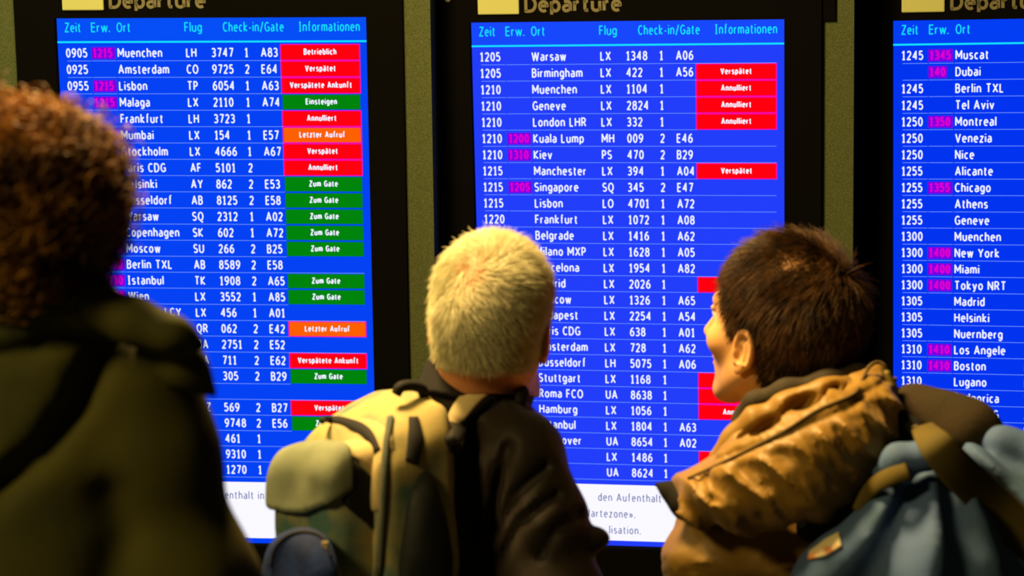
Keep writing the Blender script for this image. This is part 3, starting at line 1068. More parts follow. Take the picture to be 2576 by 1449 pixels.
def strands(name, paths, rad, material, parent, tip=0.35):
    """paths (N, K, 3) -> three-sided tapered strands in one mesh"""
    N, K, _ = paths.shape
    tan = np.gradient(paths, axis=1)
    tan /= np.linalg.norm(tan, axis=2, keepdims=True) + 1e-9
    ref = np.array((0.31, -0.52, 0.79))
    a = np.cross(tan, ref)
    a /= np.linalg.norm(a, axis=2, keepdims=True) + 1e-9
    b = np.cross(tan, a)
    r = (rad * np.linspace(1, tip, K))[None, :, None]
    ring = [paths + (a * math.cos(g) + b * math.sin(g)) * r for g in (0, 2.0944, 4.18879)]
    v = np.stack(ring, axis=2).reshape(-1, 3)
    base = (np.arange(N) * K * 3)[:, None, None] + (np.arange(K - 1) * 3)[None, :, None]
    fs = []
    for j in range(3):
        k = (j + 1) % 3
        fs.append(np.concatenate([base + j, base + k, base + 3 + k, base + 3 + j], axis=2).reshape(-1, 4))
    return mesh_np(name, v, np.concatenate(fs), material, parent)


def unit(a):
    return a / (np.linalg.norm(a, axis=-1, keepdims=True) + 1e-9)


def hair_paths(p, n, flow, length, K, lift0, lift1, grav, wav, rng, clump=0.0, side_noise=None):
    """p, n roots and normals; flow tangent directions"""
    N = len(p)
    jit = rng.normal(size=(N, 3)) * wav
    out = [p - n * .002]
    cur = p.copy()
    ln = length[:, None] / (K - 1)
    for i in range(1, K):
        t = i / (K - 1)
        lift = lift0 * (1 - t) + lift1 * t
        d = unit(n * lift + flow * (1 - lift) + jit + np.array((0, 0, -grav * t)))
        cur = cur + d * ln
        out.append(cur)
    return np.stack(out, 1)


# =============================================================== the white-haired man
SK_OLD = skin_material('ruddy_skin', (0.52, 0.215, 0.095, 1), (0.40, 0.22, 0.13, 1))
rootW = thing('person', 'white-haired man in a dark jacket, seen from behind, looking up at the middle board', 'person', (P(1150, 1000, 3.05)[0], P(1150, 1000, 3.05)[1], 0))
fW = nrm((0.82, 0.57, 0))
HW = (P(1238, 812, 3.0), rot(-13, 14, 7), 0.97)
neckW = P(1205, 985, 3.03)
JW = joints(P(965, 1135, 3.22), P(1322, 1140, 2.96), fW)
M_jackW = mat('black_brown_jacket', (0.017, 0.0115, 0.005, 1), 0.62, bump=(260, 0.25, 0.001), spec=0.25, sheen=0.1)
M_collarW = mat('black_collar', (0.008, 0.007, 0.006, 1), 0.85)


def jacketW(p):
    d = chain(p, px_chain([(1190, 1035, 3.04, 80), (1150, 1180, 3.05, 190), (1140, 1500, 3.06, 235), (1140, 2050, 3.06, 260)]), .06)
    d = smin(d, chain(p, px_chain([(1200, 1010, 3.03, 62), (1270, 1075, 2.99, 72), (1322, 1150, 2.95, 96), (1362, 1300, 2.94, 104), (1398, 1500, 2.93, 116)]), .03), .05)
    d = smin(d, chain(p, [(P(1398, 1500, 2.93), .062), (JW['er'], .060), (JW['wr'] + np.array((0, 0, .01)), .045)], .03), .02)
    d = smin(d, chain(p, [(P(1130, 1060, 3.10), .06), (JW['sl'], .060), (JW['el'], .058), (JW['wl'] + np.array((0, 0, .01)), .045)], .03), .05)
    d = smin(d, ell(p, P(1488, 1358, 2.94), (.024, .03, .018)), .012)
    # folds running down from the shoulder and the bunched sleeve
    d = d + groove(p, 2.87, (([(1194, 1090), (1184, 1210), (1190, 1449)], 16, .012), ([(1278, 1130), (1252, 1230), (1234, 1340), (1225, 1449)], 15, .015),
                             ([(1372, 1175), (1300, 1250), (1250, 1350)], 15, .013), ([(1400, 1250), (1305, 1322), (1258, 1420)], 14, .012), ([(1455, 1300), (1400, 1330), (1360, 1400)], 13, .009)))
    d = d + (wrinkle(p, nrm((.80, 0, .60)), nrm((-.5, 0, .85)), .034, .11, 2.0) - .4) * .006
    d = d + vnoise(p, 9, 7) * .005
    return smax(d, .78 - p[:, 2], .01)


bodyW, vW, fWc = build_body(rootW, HW, neckW, JW, fW, SK_OLD, jacketW, P(0, 1000, 3.03)[2])
legwear(rootW, JW, fW)
jkW, jvW, jfW = sculpt('jacket', jacketW, [P(820, 1000, 3.2), P(1560, 1000, 2.8), JW['wl'], JW['wr'], P(1150, 900, 3.0), (P(1150, 0, 3.05)[0], P(1150, 0, 3.05)[1], .78)], .12, .0062, M_jackW, rootW)


def collarW(p):
    c, ax = P(1196, 992, 3.03), nrm((.31, .14, .94))
    w = p - c
    h = dot(w, ax)
    r = np.linalg.norm(w - h[:, None] * ax, axis=1)
    d = np.maximum(np.abs(r - .0690) - .0065, np.abs(h) - .022) - .003
    return d + vnoise(p, 20) * .002


sculpt('collar', collarW, [P(1192, 968, 3.03)], .11, .0032, M_collarW, jkW)

# hair
rng = np.random.RandomState(11)


def head_local(v, H):
    return (v - H[0]) @ H[1] / H[2]


def scalp_mask_short(q):
    """q in head space; a short back and sides cut"""
    x, y, z = np.abs(q[:, 0]), q[:, 1], q[:, 2]
    line = np.interp(y, [-.12, -.06, -.030, -.016, .012, .022, .045, .062, .10], [-.042, -.046, -.042, .010, .014, -.012, .035, .070, .082])
    return (z > line) & (z > -.09)


M_whitehair = mat('white_hair', (0.80, 0.78, 0.50, 1), 0.5, noise=90, color2=(0.64, 0.60, 0.34, 1), spec=0.35)
qf = head_local(vW[fWc].mean(axis=1), HW)
earmask = np.minimum(ear_sdf(qf, 1), ear_sdf(qf, -1)) < .0035
mk = scalp_mask_short(qf) & ~earmask & (np.linalg.norm(qf, axis=1) < .16)
p0, n0 = sample_surface(vW, fWc, mk, 30000, rng)
ql = head_local(p0, HW)
nl = n0 @ HW[1]
wh = np.array((-.014, -.090, .088))
dv = ql - wh
tg = unit(dv - nl * (dv * nl).sum(1, keepdims=True))
sw = np.cross(nl, tg)
near = np.exp(-(np.linalg.norm(dv, axis=1) / .045) ** 2)
flow = unit(tg + sw * (0.25 + .9 * near)[:, None] + np.array((0, 0, -.25)))
flow = unit(flow - nl * (flow * nl).sum(1, keepdims=True))
flow = flow + np.stack([vnoise(ql, 45, 3 + 11 * k) for k in range(3)], 1) * .45
flow = unit(flow - nl * (flow * nl).sum(1, keepdims=True))
ln = (.019 + .006 * np.clip((ql[:, 2]) / .08, 0, 1)) * (0.75 + .5 * rng.rand(len(p0)))
whd = np.exp(-(np.linalg.norm(dv, axis=1) / .025) ** 2)
ln *= np.clip((ql[:, 2] + .085) / .05, .35, 1) * (1 - .60 * near) * np.where(rng.rand(len(ln)) < whd * .92, .2, 1)
lf = np.full((len(p0), 1), .50)
pa = hair_paths(p0, n0, flow @ HW[1].T, ln, 5, .50, .12, .15, .12, rng)
strands('hair', pa, .00042, M_whitehair, rootW)

# =============================================================== the white-haired man's backpack
rW, BW, zW = nrm((.57, -.82, 0)), nrm((-.82, -.57, 0)), np.array((0, 0, 1.0))
RW = np.column_stack([rW, BW, zW])
packW = thing('backpack', 'faded olive and khaki backpack with a navy front pocket on the white-haired man', 'backpack', (0, 0, 0))
M_khaki = mat('faded_khaki_canvas', (0.40, 0.33, 0.12, 1), 0.85, noise=13, color2=(0.075, 0.16, 0.13, 1), color3=(0.25, 0.25, 0.12, 1), bump=(320, 0.3, 0.001))
M_tan = mat('sand_canvas', (0.50, 0.40, 0.17, 1), 0.85, noise=9, color2=(0.36, 0.31, 0.14, 1), bump=(320, 0.3, 0.001))
M_greengrey = mat('grey_green_canvas', (0.20, 0.23, 0.14, 1), 0.85, noise=14, color2=(0.15, 0.18, 0.11, 1), bump=(320, 0.3, 0.001))
M_sidec = mat('faded_teal_canvas', (0.105, 0.115, 0.075, 1), 0.85, noise=12, color2=(0.05, 0.075, 0.06, 1), bump=(260, 0.3, 0.001))
M_dark = mat('black_webbing', (0.006, 0.006, 0.005, 1), 0.8)
M_darkmesh = mat('dark_mesh_pocket', (0.010, 0.014, 0.012, 1), 0.8, bump=(400, 0.5, 0.001))
M_navy = mat('navy_pocket', (0.007, 0.028, 0.135, 1), 0.9, noise=16, color2=(0.004, 0.013, 0.060, 1), bump=(60, 0.3, 0.003))
M_creamst = mat('cream_strap', (0.62, 0.50, 0.24, 1), 0.8, bump=(300, 0.3, 0.001))
cornerW = P(962, 1200, 2.82)          # near vertical corner of the main bag
cW = cornerW - rW * .13 - BW * .062


def main_bag(p):
    w = (p - cW) @ RW
    z = w[:, 2]
    q = w.copy()
    top = P(1085, 935, 2.95)[2] - cW[2]
    q[:, 2] -= (top - .52) / 2
    d = rbox(q, (0, 0, 0), (.13, .062, (top + .52) / 2), None, .026)
    pl = (w[:, 1] + .062) * .50 + (z - top) * .86 + np.abs(w[:, 0]) ** 2 * 1.6
    d = smax(d, pl, .05)
    return d + vnoise(p, 13, 2) * .005 + vnoise(p, 34, 5) * .002


mbv = sculpt('main_compartment', main_bag, [cW - zW * .5, cW + zW * .2], .22, .0045, M_khaki, packW)[1:]

pcW = cornerW - rW * .110 + BW * .012 + zW * (P(0, 1180, 2.9)[2] - cornerW[2] - .17)
toppk = P(0, 1105, 2.86)[2]


def pocket(p, grow=0.0):
    w = (p - pcW) @ RW
    t = toppk - pcW[2]
    q = w.copy()
    q[:, 2] -= (t - .35) / 2
    d = rbox(q, (0, 0, 0), (.083 + grow, .045 + grow, (t + .35) / 2 + grow), None, .026)
    pl = (w[:, 1] - .02) * .45 + (w[:, 2] - t) * .9 + w[:, 0] ** 2 * 2.2
    d = smax(d, pl - grow, .035)
    d = smin(d, ell(w, (-.01, .046, -.20), (.084, .040, .135)), .03) if not grow else d
    return d


pkv = sculpt('front_pocket', lambda p: pocket(p) + vnoise(p, 17, 4) * .0045, [pcW - zW * .4, pcW + zW * .16], .17, .0045, M_khaki, packW)


def flap(p):
    w = (p - pcW) @ RW
    d = pocket(p, .011)
    lo = toppk - pcW[2] - .072 - (w[:, 1]) * .45 + w[:, 0] * .02 - np.cos(w[:, 0] * 16) * .012 + .012
    d = smax(d, np.maximum(.016 - w[:, 1], w[:, 0] - .092), .008)
    return smax(smax(d, lo - w[:, 2], .006), -(pocket(p) + .004), .004) + vnoise(p, 24, 1) * .002


flv = sculpt('flap', flap, [pcW - zW * .1, pcW + zW * .2], .15, .004, M_greengrey, packW)


def gusset(p):
    w = (p - pcW) @ RW
    z = w[:, 2] - (toppk - pcW[2])
    d = pocket(p, .005)
    d = smax(d, np.maximum(.050 - w[:, 0], np.abs(w[:, 1] + .012) - .042), .008)
    d = smax(d, np.maximum(z + .036 - w[:, 1] * .8, -.108 + w[:, 1] * .8 - z), .006)
    return smax(d, -(pocket(p) + .004), .003)


sculpt('gusset', gusset, [pcW - zW * .15, pcW + zW * .2], .15, .004, M_dark, packW)


def side_tan(p):
    w = (p - pcW) @ RW
    z = w[:, 2] - (toppk - pcW[2])
    d = pocket(p, .004)
    d = smax(d, np.maximum(.030 - w[:, 0], w[:, 1] - .022), .006)
    d = smax(d, -z - .036 + w[:, 1] * .8, .004)
    return smax(d, -(pocket(p) + .004), .003)


sculpt('side_panel', side_tan, [pcW - zW * .15, pcW + zW * .2], .15, .004, M_tan, packW)


def tan_panel(p):
    w = (p - cW) @ RW
    d = main_bag(p) - .004
    d = smax(d, np.maximum(.036 - w[:, 1], np.abs(w[:, 0] - .045) - .075), .006)
    d = smax(d, P(0, 1290, 2.85)[2] - p[:, 2], .006)
    return smax(d, -(main_bag(p) + .004), .003)


sculpt('front_panel', tan_panel, [cW - zW * .3, cW + zW * .2], .2, .0045, M_tan, packW)



def navy(p):
    w = (p - pcW) @ RW
    t = P(0, 1318, 2.87)[2] - pcW[2]
    q = np.column_stack([w[:, 0] - .050, w[:, 1] - .066, w[:, 2]])
    d = smin(cone(q, (0, 0, t - .072), (0, 0, t - .30), .072, .085), cone(q, (0, .012, t - .09), (0, .012, t - .30), .055, .06), .02)
    d = smax(d, np.abs(q[:, 1] - .006) - .022, .02)
    return d + vnoise(p, 22, 9) * .004


nvv = sculpt('navy_pocket', navy, [pcW - zW * .35, pcW + zW * .05], .15, .0045, M_navy, packW)


def side_mesh(p):
    w = (p - cW) @ RW
    t = P(0, 1185, 2.85)[2] - cW[2]
    d = ell(w, (.128, -.004, t - .21), (.022, .044, .21))
    return d + vnoise(p, 26, 6) * .003


sculpt('mesh_pocket', side_mesh, [cW - zW * .4, cW + zW * .05], .2, .0045, M_darkmesh, packW)
bvW2 = bvh_of((jvW, jfW), mbv)
# straps and trimmings
strap_on(bvh_of(mbv), 'side_stripe', [(1040, 1052), (1045, 1100), (1035, 1165)], 14, [26, 40, 36], 2.9, .004, M_dark, packW)
strap_on(bvh_of(mbv), 'piping', [(985, 1055), (972, 1130), (966, 1240), (955, 1449)], 26, 17, 2.85, .007, M_sidec, packW)
strap_on(bvh_of(mbv), 'compression_strap', [(805, 1060), (860, 1062), (925, 1090), (955, 1140)], 20, [14, 26, 34, 22], 2.9, .006, M_dark, packW)
sh = strap_on(bvW2, 'shoulder_strap_padding', [(1128, 1125), (1150, 1070), (1195, 1018), (1255, 990), (1325, 1004)], 30, [46, 60, 66, 60, 40], 2.95, .014, M_dark, packW)
strap_on(bvW2, 'shoulder_strap', [(1143, 1092), (1168, 1045), (1210, 1000), (1278, 984)], 26, [30, 52, 56, 34], 2.95, .006, M_creamst, packW, lift=.013)
hp = [P(996, 992, 2.90), P(1008, 974, 2.90), P(1036, 970, 2.91), P(1060, 978, 2.92), P(1068, 996, 2.93)]
tube('grab_handle', spline(np.array(hp), 20), .0075, M_dark, packW)
strap_on(bvh_of(nvv[1:]), 'zip', [(684, 1425), (694, 1380), (728, 1348), (772, 1340), (812, 1356), (832, 1405)], 40, 7, 2.83, .003, M_dark, packW)
mb = MB()
q, nn = drop(bvh_of(nvv[1:]), 818, 1366, 2.83)
mb.box(tuple(q - nn * 0 + np.array((-.004, -.006, -.010))), tuple(q + np.array((.004, .003, .002))))
mb.build('zip_pull', M_tan, packW, bevel=.001)

# =============================================================== the dark-haired man in the brown jacket
def scalp_mask_full(q):
    y, z = q[:, 1], q[:, 2]
    line = np.interp(y, [-.12, -.06, -.034, -.020, .012, .020, .036, .052, .066, .10], [-.085, -.088, -.078, .010, .014, -.002, .026, .062, .078, .088])
    return (z > line) & (z > -.10)


SK_MAN = skin_material('warm_skin', (0.64, 0.34, 0.13, 1), (0.44, 0.25, 0.10, 1))
rootR = thing('person', 'dark-haired man in a golden brown hooded jacket, face turned left to the middle board', 'person', (P(2000, 1000, 3.1)[0], P(2000, 1000, 3.1)[1], 0))
fR = nrm((-.42, .90, 0))
HR = (P(1960, 838, 3.13), rot(46, 13, -7), 1.05)
neckR = P(2030, 1055, 3.13)
JR = joints(P(1830, 1290, 3.06), P(2330, 1180, 3.12), fR)
M_jackR = mat('golden_brown_nylon', (0.25, 0.142, 0.018, 1), 0.52, bump=(70, 0.25, 0.003), spec=0.35, sheen=0.05)
M_lining = mat('dark_lining', (0.010, 0.008, 0.005, 1), 0.9)
M_band = mat('dark_olive_rib', (0.026, 0.019, 0.007, 1), 0.8, bump=(200, 0.3, 0.001))


def jacketR(p):
    d = chain(p, px_chain([(2030, 1140, 3.12, 110), (2010, 1300, 3.12, 250), (2010, 1520, 3.12, 290), (2010, 2050, 3.12, 300)]), .06)
    d = smin(d, chain(p, px_chain([(2000, 1180, 3.12, 90), (1840, 1320, 3.06, 108), (1800, 1400, 3.05, 112), (1792, 1600, 3.05, 112)]), .03), .05)
    d = smin(d, chain(p, [(P(1792, 1600, 3.05), .062), (JR['el'], .060), (JR['wl'], .045)], .03), .02)
    d = smin(d, chain(p, px_chain([(2050, 1140, 3.12, 80), (2300, 1090, 3.10, 85), (2420, 1150, 3.10, 95)]), .03), .04)
    d = smin(d, chain(p, [(P(2420, 1150, 3.10), .053), (JR['er'], .060), (JR['wr'], .045)], .03), .03)
    a = p[:, 0] * .30 + p[:, 2] * .95 + vnoise(p, 7) * .03
    d = d + (np.abs(np.sin(a * 48)) - .6) * .0065
    d = d + (wrinkle(p, nrm((-.25, 0, .97)), nrm((.97, 0, .25)), .020, .09, 5.0) - .4) * .010
    d = d + vnoise(p, 15, 3) * .006 + vnoise(p, 40, 8) * .001
    return smax(d, .76 - p[:, 2], .01)


bodyR, vR, fRc = build_body(rootR, HR, neckR, JR, fR, SK_MAN, jacketR, P(0, 1075, 3.1)[2], scalp=scalp_mask_full)
legwear(rootR, JR, fR)
jkR, jvR, jfR = sculpt('jacket', jacketR, [P(1640, 1000, 3.1), P(2560, 1000, 3.0), JR['wl'], JR['wr'], (P(2010, 0, 3.1)[0], P(2010, 0, 3.1)[1], .76)], .13, .0065, M_jackR, rootR)

TD = np.array((510., -225.)) / math.hypot(510, 225)


CREASE = np.column_stack([nrm((.86, 0, .51)), (0, 1, 0), nrm((-.51, 0, .86))])


def hood_creases(p, d):
    """deep folds between the collar and the edge of the hood"""
    for c, rr in (((1925, 1078, 2.92), (.042, .080, .0130)), ((2018, 1016, 2.92), (.036, .080, .0150)), ((2108, 974, 2.93), (.020, .060, .009))):
        d = smax(d, -ell(p, P(*c), rr, CREASE), .006)
    return d


def hood(p):
    a = chain(p, px_chain([(1712, 1222, 3.02, 26), (1790, 1240, 2.95, 72), (1890, 1222, 2.90, 108), (2000, 1180, 2.87, 130), (2100, 1110, 2.88, 118), (2180, 1030, 2.93, 76), (2222, 965, 2.98, 34)]), .03)
    X = p[:, 0] / S(2.95) + 1288
    Y = 724.5 - (((p - CAM) @ UP) / S(2.95))
    s = (X - 1650) * TD[0] + (Y - 1215) * TD[1]
    q = -(X - 1650) * TD[1] + (Y - 1215) * TD[0]
    fold = np.abs(np.sin((s * .93 + q * -.42 + vnoise(p, 11) * 30 + vnoise(p, 5, 9) * 30) / 23.0))
    deep = np.clip(q / 30, 0, 1) * np.clip(1.25 - q / 260, .25, 1)
    a = a + (fold ** .7 - .68) * .0150 * deep + vnoise(p, 24, 5) * .0065 * np.clip(q / 30, .3, 1) + vnoise(p, 60, 2) * .0016
    A1, A2 = nrm((.88, 0, .47)), nrm((.30, 0, -.95))
    a = a + (wrinkle(p, A1, A2, .011, .055, 3.0) - .4) * .0075 * deep + (wrinkle(p, A1, A2, .006, .022, 9.0) - .4) * .0026
    # seam valley along the edge of the opening
    a = smin(a, chain(p, px_chain([(1728, 1200, 3.01, 16), (1790, 1172, 2.97, 26), (1870, 1120, 2.94, 34), (1960, 1066, 2.92, 30), (2060, 1016, 2.92, 26), (2150, 968, 2.94, 22), (2210, 925, 2.98, 14)]), .01), .012)
    a = hood_creases(p, a)
    v = np.abs(q + 6 + vnoise(p, 12) * 5) / 9.0
    return a + np.exp(-v * v) * .0045


hdR, hvR, hfR = sculpt('hood', hood, [P(1690, 1300, 3.0), P(2260, 930, 3.0), P(2000, 1350, 2.8)], .06, .0034, M_jackR, jkR)


def hood_tip(p):
    a = chain(p, px_chain([(1648, 1217, 3.03, 3), (1690, 1236, 3.02, 24), (1730, 1262, 3.01, 44), (1775, 1290, 3.0, 40)]), .01)
    return a + vnoise(p, 30) * .002


sculpt('hood_lining', hood_tip, [P(1648, 1217, 3.02), P(1760, 1300, 3.0)], .05, .003, M_lining, hdR)


def collarR(p):
    a = chain(p, px_chain([(1858, 1090, 3.04, 15), (1864, 1052, 3.06, 18), (1900, 1012, 3.04, 22), (1980, 985, 3.02, 26), (2080, 965, 3.01, 28), (2160, 945, 3.03, 24), (2212, 935, 3.07, 14)]), .02)
    return a + vnoise(p, 26, 3) * .0015


sculpt('collar', collarR, [P(1850, 1100, 3.0), P(2220, 930, 3.0)], .05, .0035, M_band, jkR)


def inner_collar(p):
    b = chain(p, px_chain([(1800, 1150, 3.03, 22), (1862, 1095, 3.02, 30), (1905, 1058, 3.0, 34), (1990, 1022, 2.99, 34), (2075, 990, 2.985, 32), (2170, 958, 3.01, 24)]), .02)
    s = p[:, 0] * .86 + p[:, 2] * .51 + vnoise(p, 10) * .01
    b = hood_creases(p, b)
    return b + (np.abs(np.sin(s * 70)) - .6) * .0022 + vnoise(p, 30, 7) * .002


sculpt('collar_panel', inner_collar, [P(1790, 1160, 3.0), P(2200, 930, 3.0)], .05, .0035, M_jackR, jkR)
M_cord = mat('olive_cord', (0.11, 0.07, 0.02, 1), 0.8)
bvH = bvh_of((hvR, hfR))
strap_on(bvH, 'drawstring', [(1731, 1207), (1848, 1152), (1914, 1117), (1984, 1079), (2061, 1032), (2139, 999), (2160, 978)], 60, 7, 2.95, .003, M_cord, hdR, lift=.0005)
lp = [P(2158, 980, 2.90), P(2172, 950, 2.91), P(2185, 925, 2.93), P(2205, 912, 2.95), P(2225, 920, 2.95), P(2236, 945, 2.95)]
tube('drawcord', spline(np.array(lp), 26), .0026, M_cord, hdR)
M_gold = mat('tan_cord_lock', (0.26, 0.20, 0.045, 1), 0.5)


def toggle(p):
    return cone(p, P(2231, 940, 2.95), P(2243, 975, 2.95), .0055, .0085)


sculpt('cord_lock', toggle, [P(2238, 958, 2.95)], .04, .002, M_gold, hdR)

# hair of the dark-haired man
M_brownhair = mat('dark_brown_hair', (0.105, 0.050, 0.013, 1), 0.45, noise=45, color2=(0.030, 0.016, 0.006, 1), spec=0.25)
qf = head_local(vR[fRc].mean(axis=1), HR)
earmask = np.minimum(ear_sdf(qf, 1), ear_sdf(qf, -1)) < .0035


mk = scalp_mask_full(qf) & ~earmask & (np.linalg.norm(qf, axis=1) < .16)
p0, n0 = sample_surface(vR, fRc, mk, 30000, rng)
ql = head_local(p0, HR)
spot = head_local(drop(bvh_of((vR, fRc)), 2005, 662, 3.1)[0][None], HR)[0]
bald = np.exp(-((ql - spot) ** 2).sum(1) / .040 ** 2)
keep = rng.rand(len(p0)) > bald * .86
p0, n0, ql = p0[keep], n0[keep], ql[keep]
nl = n0 @ HR[1]
wh = np.array((.01, -.085, .085))
dv = ql - wh
tg = unit(dv - nl * (dv * nl).sum(1, keepdims=True))
flow = unit(tg + np.array((0, .10, -.45)))
flow = flow + np.stack([vnoise(ql, 38, 3 + 11 * k) for k in range(3)], 1) * .75
flow = unit(flow - nl * (flow * nl).sum(1, keepdims=True))
ln = (.022 + .018 * np.clip(ql[:, 2] / .08, 0, 1)) * (0.7 + .6 * rng.rand(len(p0)))
ln *= np.clip((ql[:, 2] + .10) / .05, .4, 1) * np.interp(ql[:, 1], [.0, .05, .08], [1, .62, .55])
pa = hair_paths(p0, n0, flow @ HR[1].T, ln, 6, .46 + .16 * np.clip(ql[:, 2:] / .08, 0, 1), .06, .25, .16, rng)
strands('hair', pa, .00050, M_brownhair, rootR)

# =============================================================== his blue-grey backpack
packR = thing('backpack', 'slouchy blue-grey fabric backpack with olive straps on the man in the brown jacket', 'backpack', (0, 0, 0))
M_blue = mat('blue_grey_fabric', (0.066, 0.125, 0.290, 1), 0.8, noise=9, color2=(0.055, 0.112, 0.200, 1), bump=(280, 0.3, 0.001))
M_olive = mat('olive_webbing', (0.105, 0.076, 0.008, 1), 0.85, noise=12, color2=(0.078, 0.062, 0.009, 1), bump=(260, 0.3, 0.001))
M_olived = mat('dark_olive_padding', (0.022, 0.018, 0.004, 1), 0.9, noise=9, color2=(0.034, 0.019, 0.005, 1), bump=(160, 0.3, 0.002))
M_greyw = mat('grey_webbing', (0.10, 0.10, 0.085, 1), 0.8)


def blue_bag(p):
    X = p[:, 0] / S(2.8) + 1288
    Y = 724.5 - (((p - CAM) @ UP) / S(2.8))
    d = chain(p, px_chain([(2362, 1212, 2.86, 84), (2330, 1400, 2.84, 175), (2330, 1900, 2.86, 260)]), .04)
    d = smin(d, chain(p, px_chain([(2250, 1215, 2.87, 62), (2290, 1260, 2.86, 90)]), .03), .03)
    d = smin(d, chain(p, px_chain([(2120, 1470, 2.86, 128), (2150, 1900, 2.88, 150)]), .03), .05)
    d = smin(d, chain(p, px_chain([(2470, 1190, 2.90, 80), (2640, 1330, 2.90, 150), (2640, 1900, 2.9, 220)]), .03), .05)
    ang = np.arctan2(X - 2372, np.maximum(Y - 1080, 1) + 60)
    rr = np.hypot(X - 2372, Y - 1080)
    fold = np.sin(ang * 15 + vnoise(p, 6) * 1.6 + .4)
    d = d + fold * .0135 * np.clip((rr - 70) / 120, 0, 1) + vnoise(p, 18, 2) * .006 + vnoise(p, 45, 4) * .0015
    return d


bbv = sculpt('main_compartment', blue_bag, [P(1980, 1449, 2.85), P(2700, 1100, 2.85), P(2300, 1900, 2.85)], .14, .006, M_blue, packR)


def lid(p):
    d = chain(p, px_chain([(2215, 1190, 2.82, 20), (2262, 1160, 2.80, 34), (2330, 1145, 2.79, 34), (2390, 1140, 2.80, 24)]), .015)
    d = smin(d, chain(p, px_chain([(2262, 1160, 2.80, 30), (2278, 1205, 2.79, 14)]), .01), .02)
    return d + vnoise(p, 26, 2) * .003


lidv = sculpt('lid_flap', lid, [P(2200, 1215, 2.8), P(2400, 1120, 2.8)], .05, .004, M_blue, packR)


def side_lid(p):
    d = chain(p, px_chain([(2455, 1110, 2.92, 26), (2520, 1118, 2.90, 40), (2650, 1160, 2.88, 60)]), .02)
    d = smin(d, chain(p, px_chain([(2500, 1170, 2.88, 26), (2650, 1260, 2.86, 50)]), .02), .012)
    return d + vnoise(p, 20, 2) * .005


slv = sculpt('lid_pocket', side_lid, [P(2440, 1290, 2.9), P(2680, 1090, 2.9)], .06, .005, M_blue, packR)


def shoulder_pad(p):
    d = chain(p, px_chain([(2250, 1030, 2.99, 36), (2300, 1028, 2.97, 50), (2370, 1052, 2.95, 60), (2440, 1092, 2.93, 62), (2515, 1140, 2.92, 50)]), .03)
    return d + vnoise(p, 16, 3) * .006


spv = sculpt('shoulder_strap_padding', shoulder_pad, [P(2240, 1160, 2.95), P(2560, 980, 2.95)], .07, .005, M_olived, packR)
pts = [(2012, 1312, 2.86), (2040, 1280, 2.84), (2085, 1255, 2.84)]
pw = spline(np.array([P(*q) for q in pts]), 18)
ribbon('webbing_loop', pw, np.tile(nrm((-.2, -.95, .2)), (18, 1)), .018, .008, M_greyw, packR)


def dark_hollow(p):
    d = chain(p, px_chain([(2045, 1330, 2.92, 45), (2120, 1290, 2.90, 70), (2190, 1260, 2.90, 60)]), .03)
    return d + vnoise(p, 22, 2) * .006


dbv = sculpt('dark_hollow_fill', dark_hollow, [P(2000, 1400, 2.9), P(2240, 1200, 2.9)], .06, .005, mat('dark_green_hollow', (0.012, 0.016, 0.008, 1), 0.8), packR)  # solid dark fill standing in for the shaded hollow below the flap


def dark_gap_fill(p):
    d = chain(p, px_chain([(2252, 1060, 2.97, 34), (2285, 1100, 2.93, 46), (2320, 1150, 2.90, 44)]), .02)
    return d + vnoise(p, 24, 6) * .003


bpv = sculpt('dark_gap_fill', dark_gap_fill, [P(2230, 1180, 2.93), P(2340, 1030, 2.93)], .06, .005, M_dark, packR)  # shade in the gap between hood and bag, put in as a black mass
bvB = bvh_of(bbv[1:], dbv[1:])
M_patch = mat('cream_label', (0.80, 0.70, 0.36, 1), 0.7, noise=55, color2=(0.80, 0.30, 0.10, 1), color3=(0.85, 0.74, 0.42, 1))
strap_on(bvB, 'sewn_label', [(2038, 1400), (2078, 1380), (2116, 1358)], 14, [30, 62, 52], 2.76, .003, M_patch, packR, lift=.001)
bvS = bvh_of(bbv[1:], slv[1:], lidv[1:], spv[1:], bpv[1:])


def taut_strap(name, px, n, widths, d, bulge):
    """a strap pulled tight over the bag: it touches the highest points and bridges the hollows"""
    q = spline(px, n)
    hit = np.array([(drop(bvS, x, y, d)[0] - CAM) @ FWD for x, y in q])
    low = np.array([hit[max(0, i - 5):i + 6].min() for i in range(n)])
    low = smooth_rows(low[:, None], 30)[:, 0] - bulge
    pts = np.array([P(x, y, z) for (x, y), z in zip(q, low)])
    ribbon(name, pts, np.tile(nrm((-.22, -.93, .28)), (n, 1)), np.interp(np.linspace(0, 1, n), np.linspace(0, 1, len(widths)), widths) * S(d), .005, M_olive, packR)


taut_strap('shoulder_strap', [(2322, 1078), (2345, 1108), (2385, 1158), (2450, 1225), (2530, 1300), (2625, 1390)], 44, [60, 84, 98, 104, 106], 2.8, .014)
taut_strap('closing_strap', [(2155, 1285), (2185, 1240), (2225, 1207), (2285, 1185)], 24, [24, 46, 44], 2.8, .003)
M_badge = mat('worn_white_badge', (0.42, 0.34, 0.20, 1), 0.7, noise=120, color2=(0.03, 0.02, 0.01, 1))
strap_on(bvh_of(spv[1:], bpv[1:]), 'buckle', [(2300, 1078), (2318, 1112)], 8, [18, 26], 2.9, .006, M_badge, packR, lift=.004)

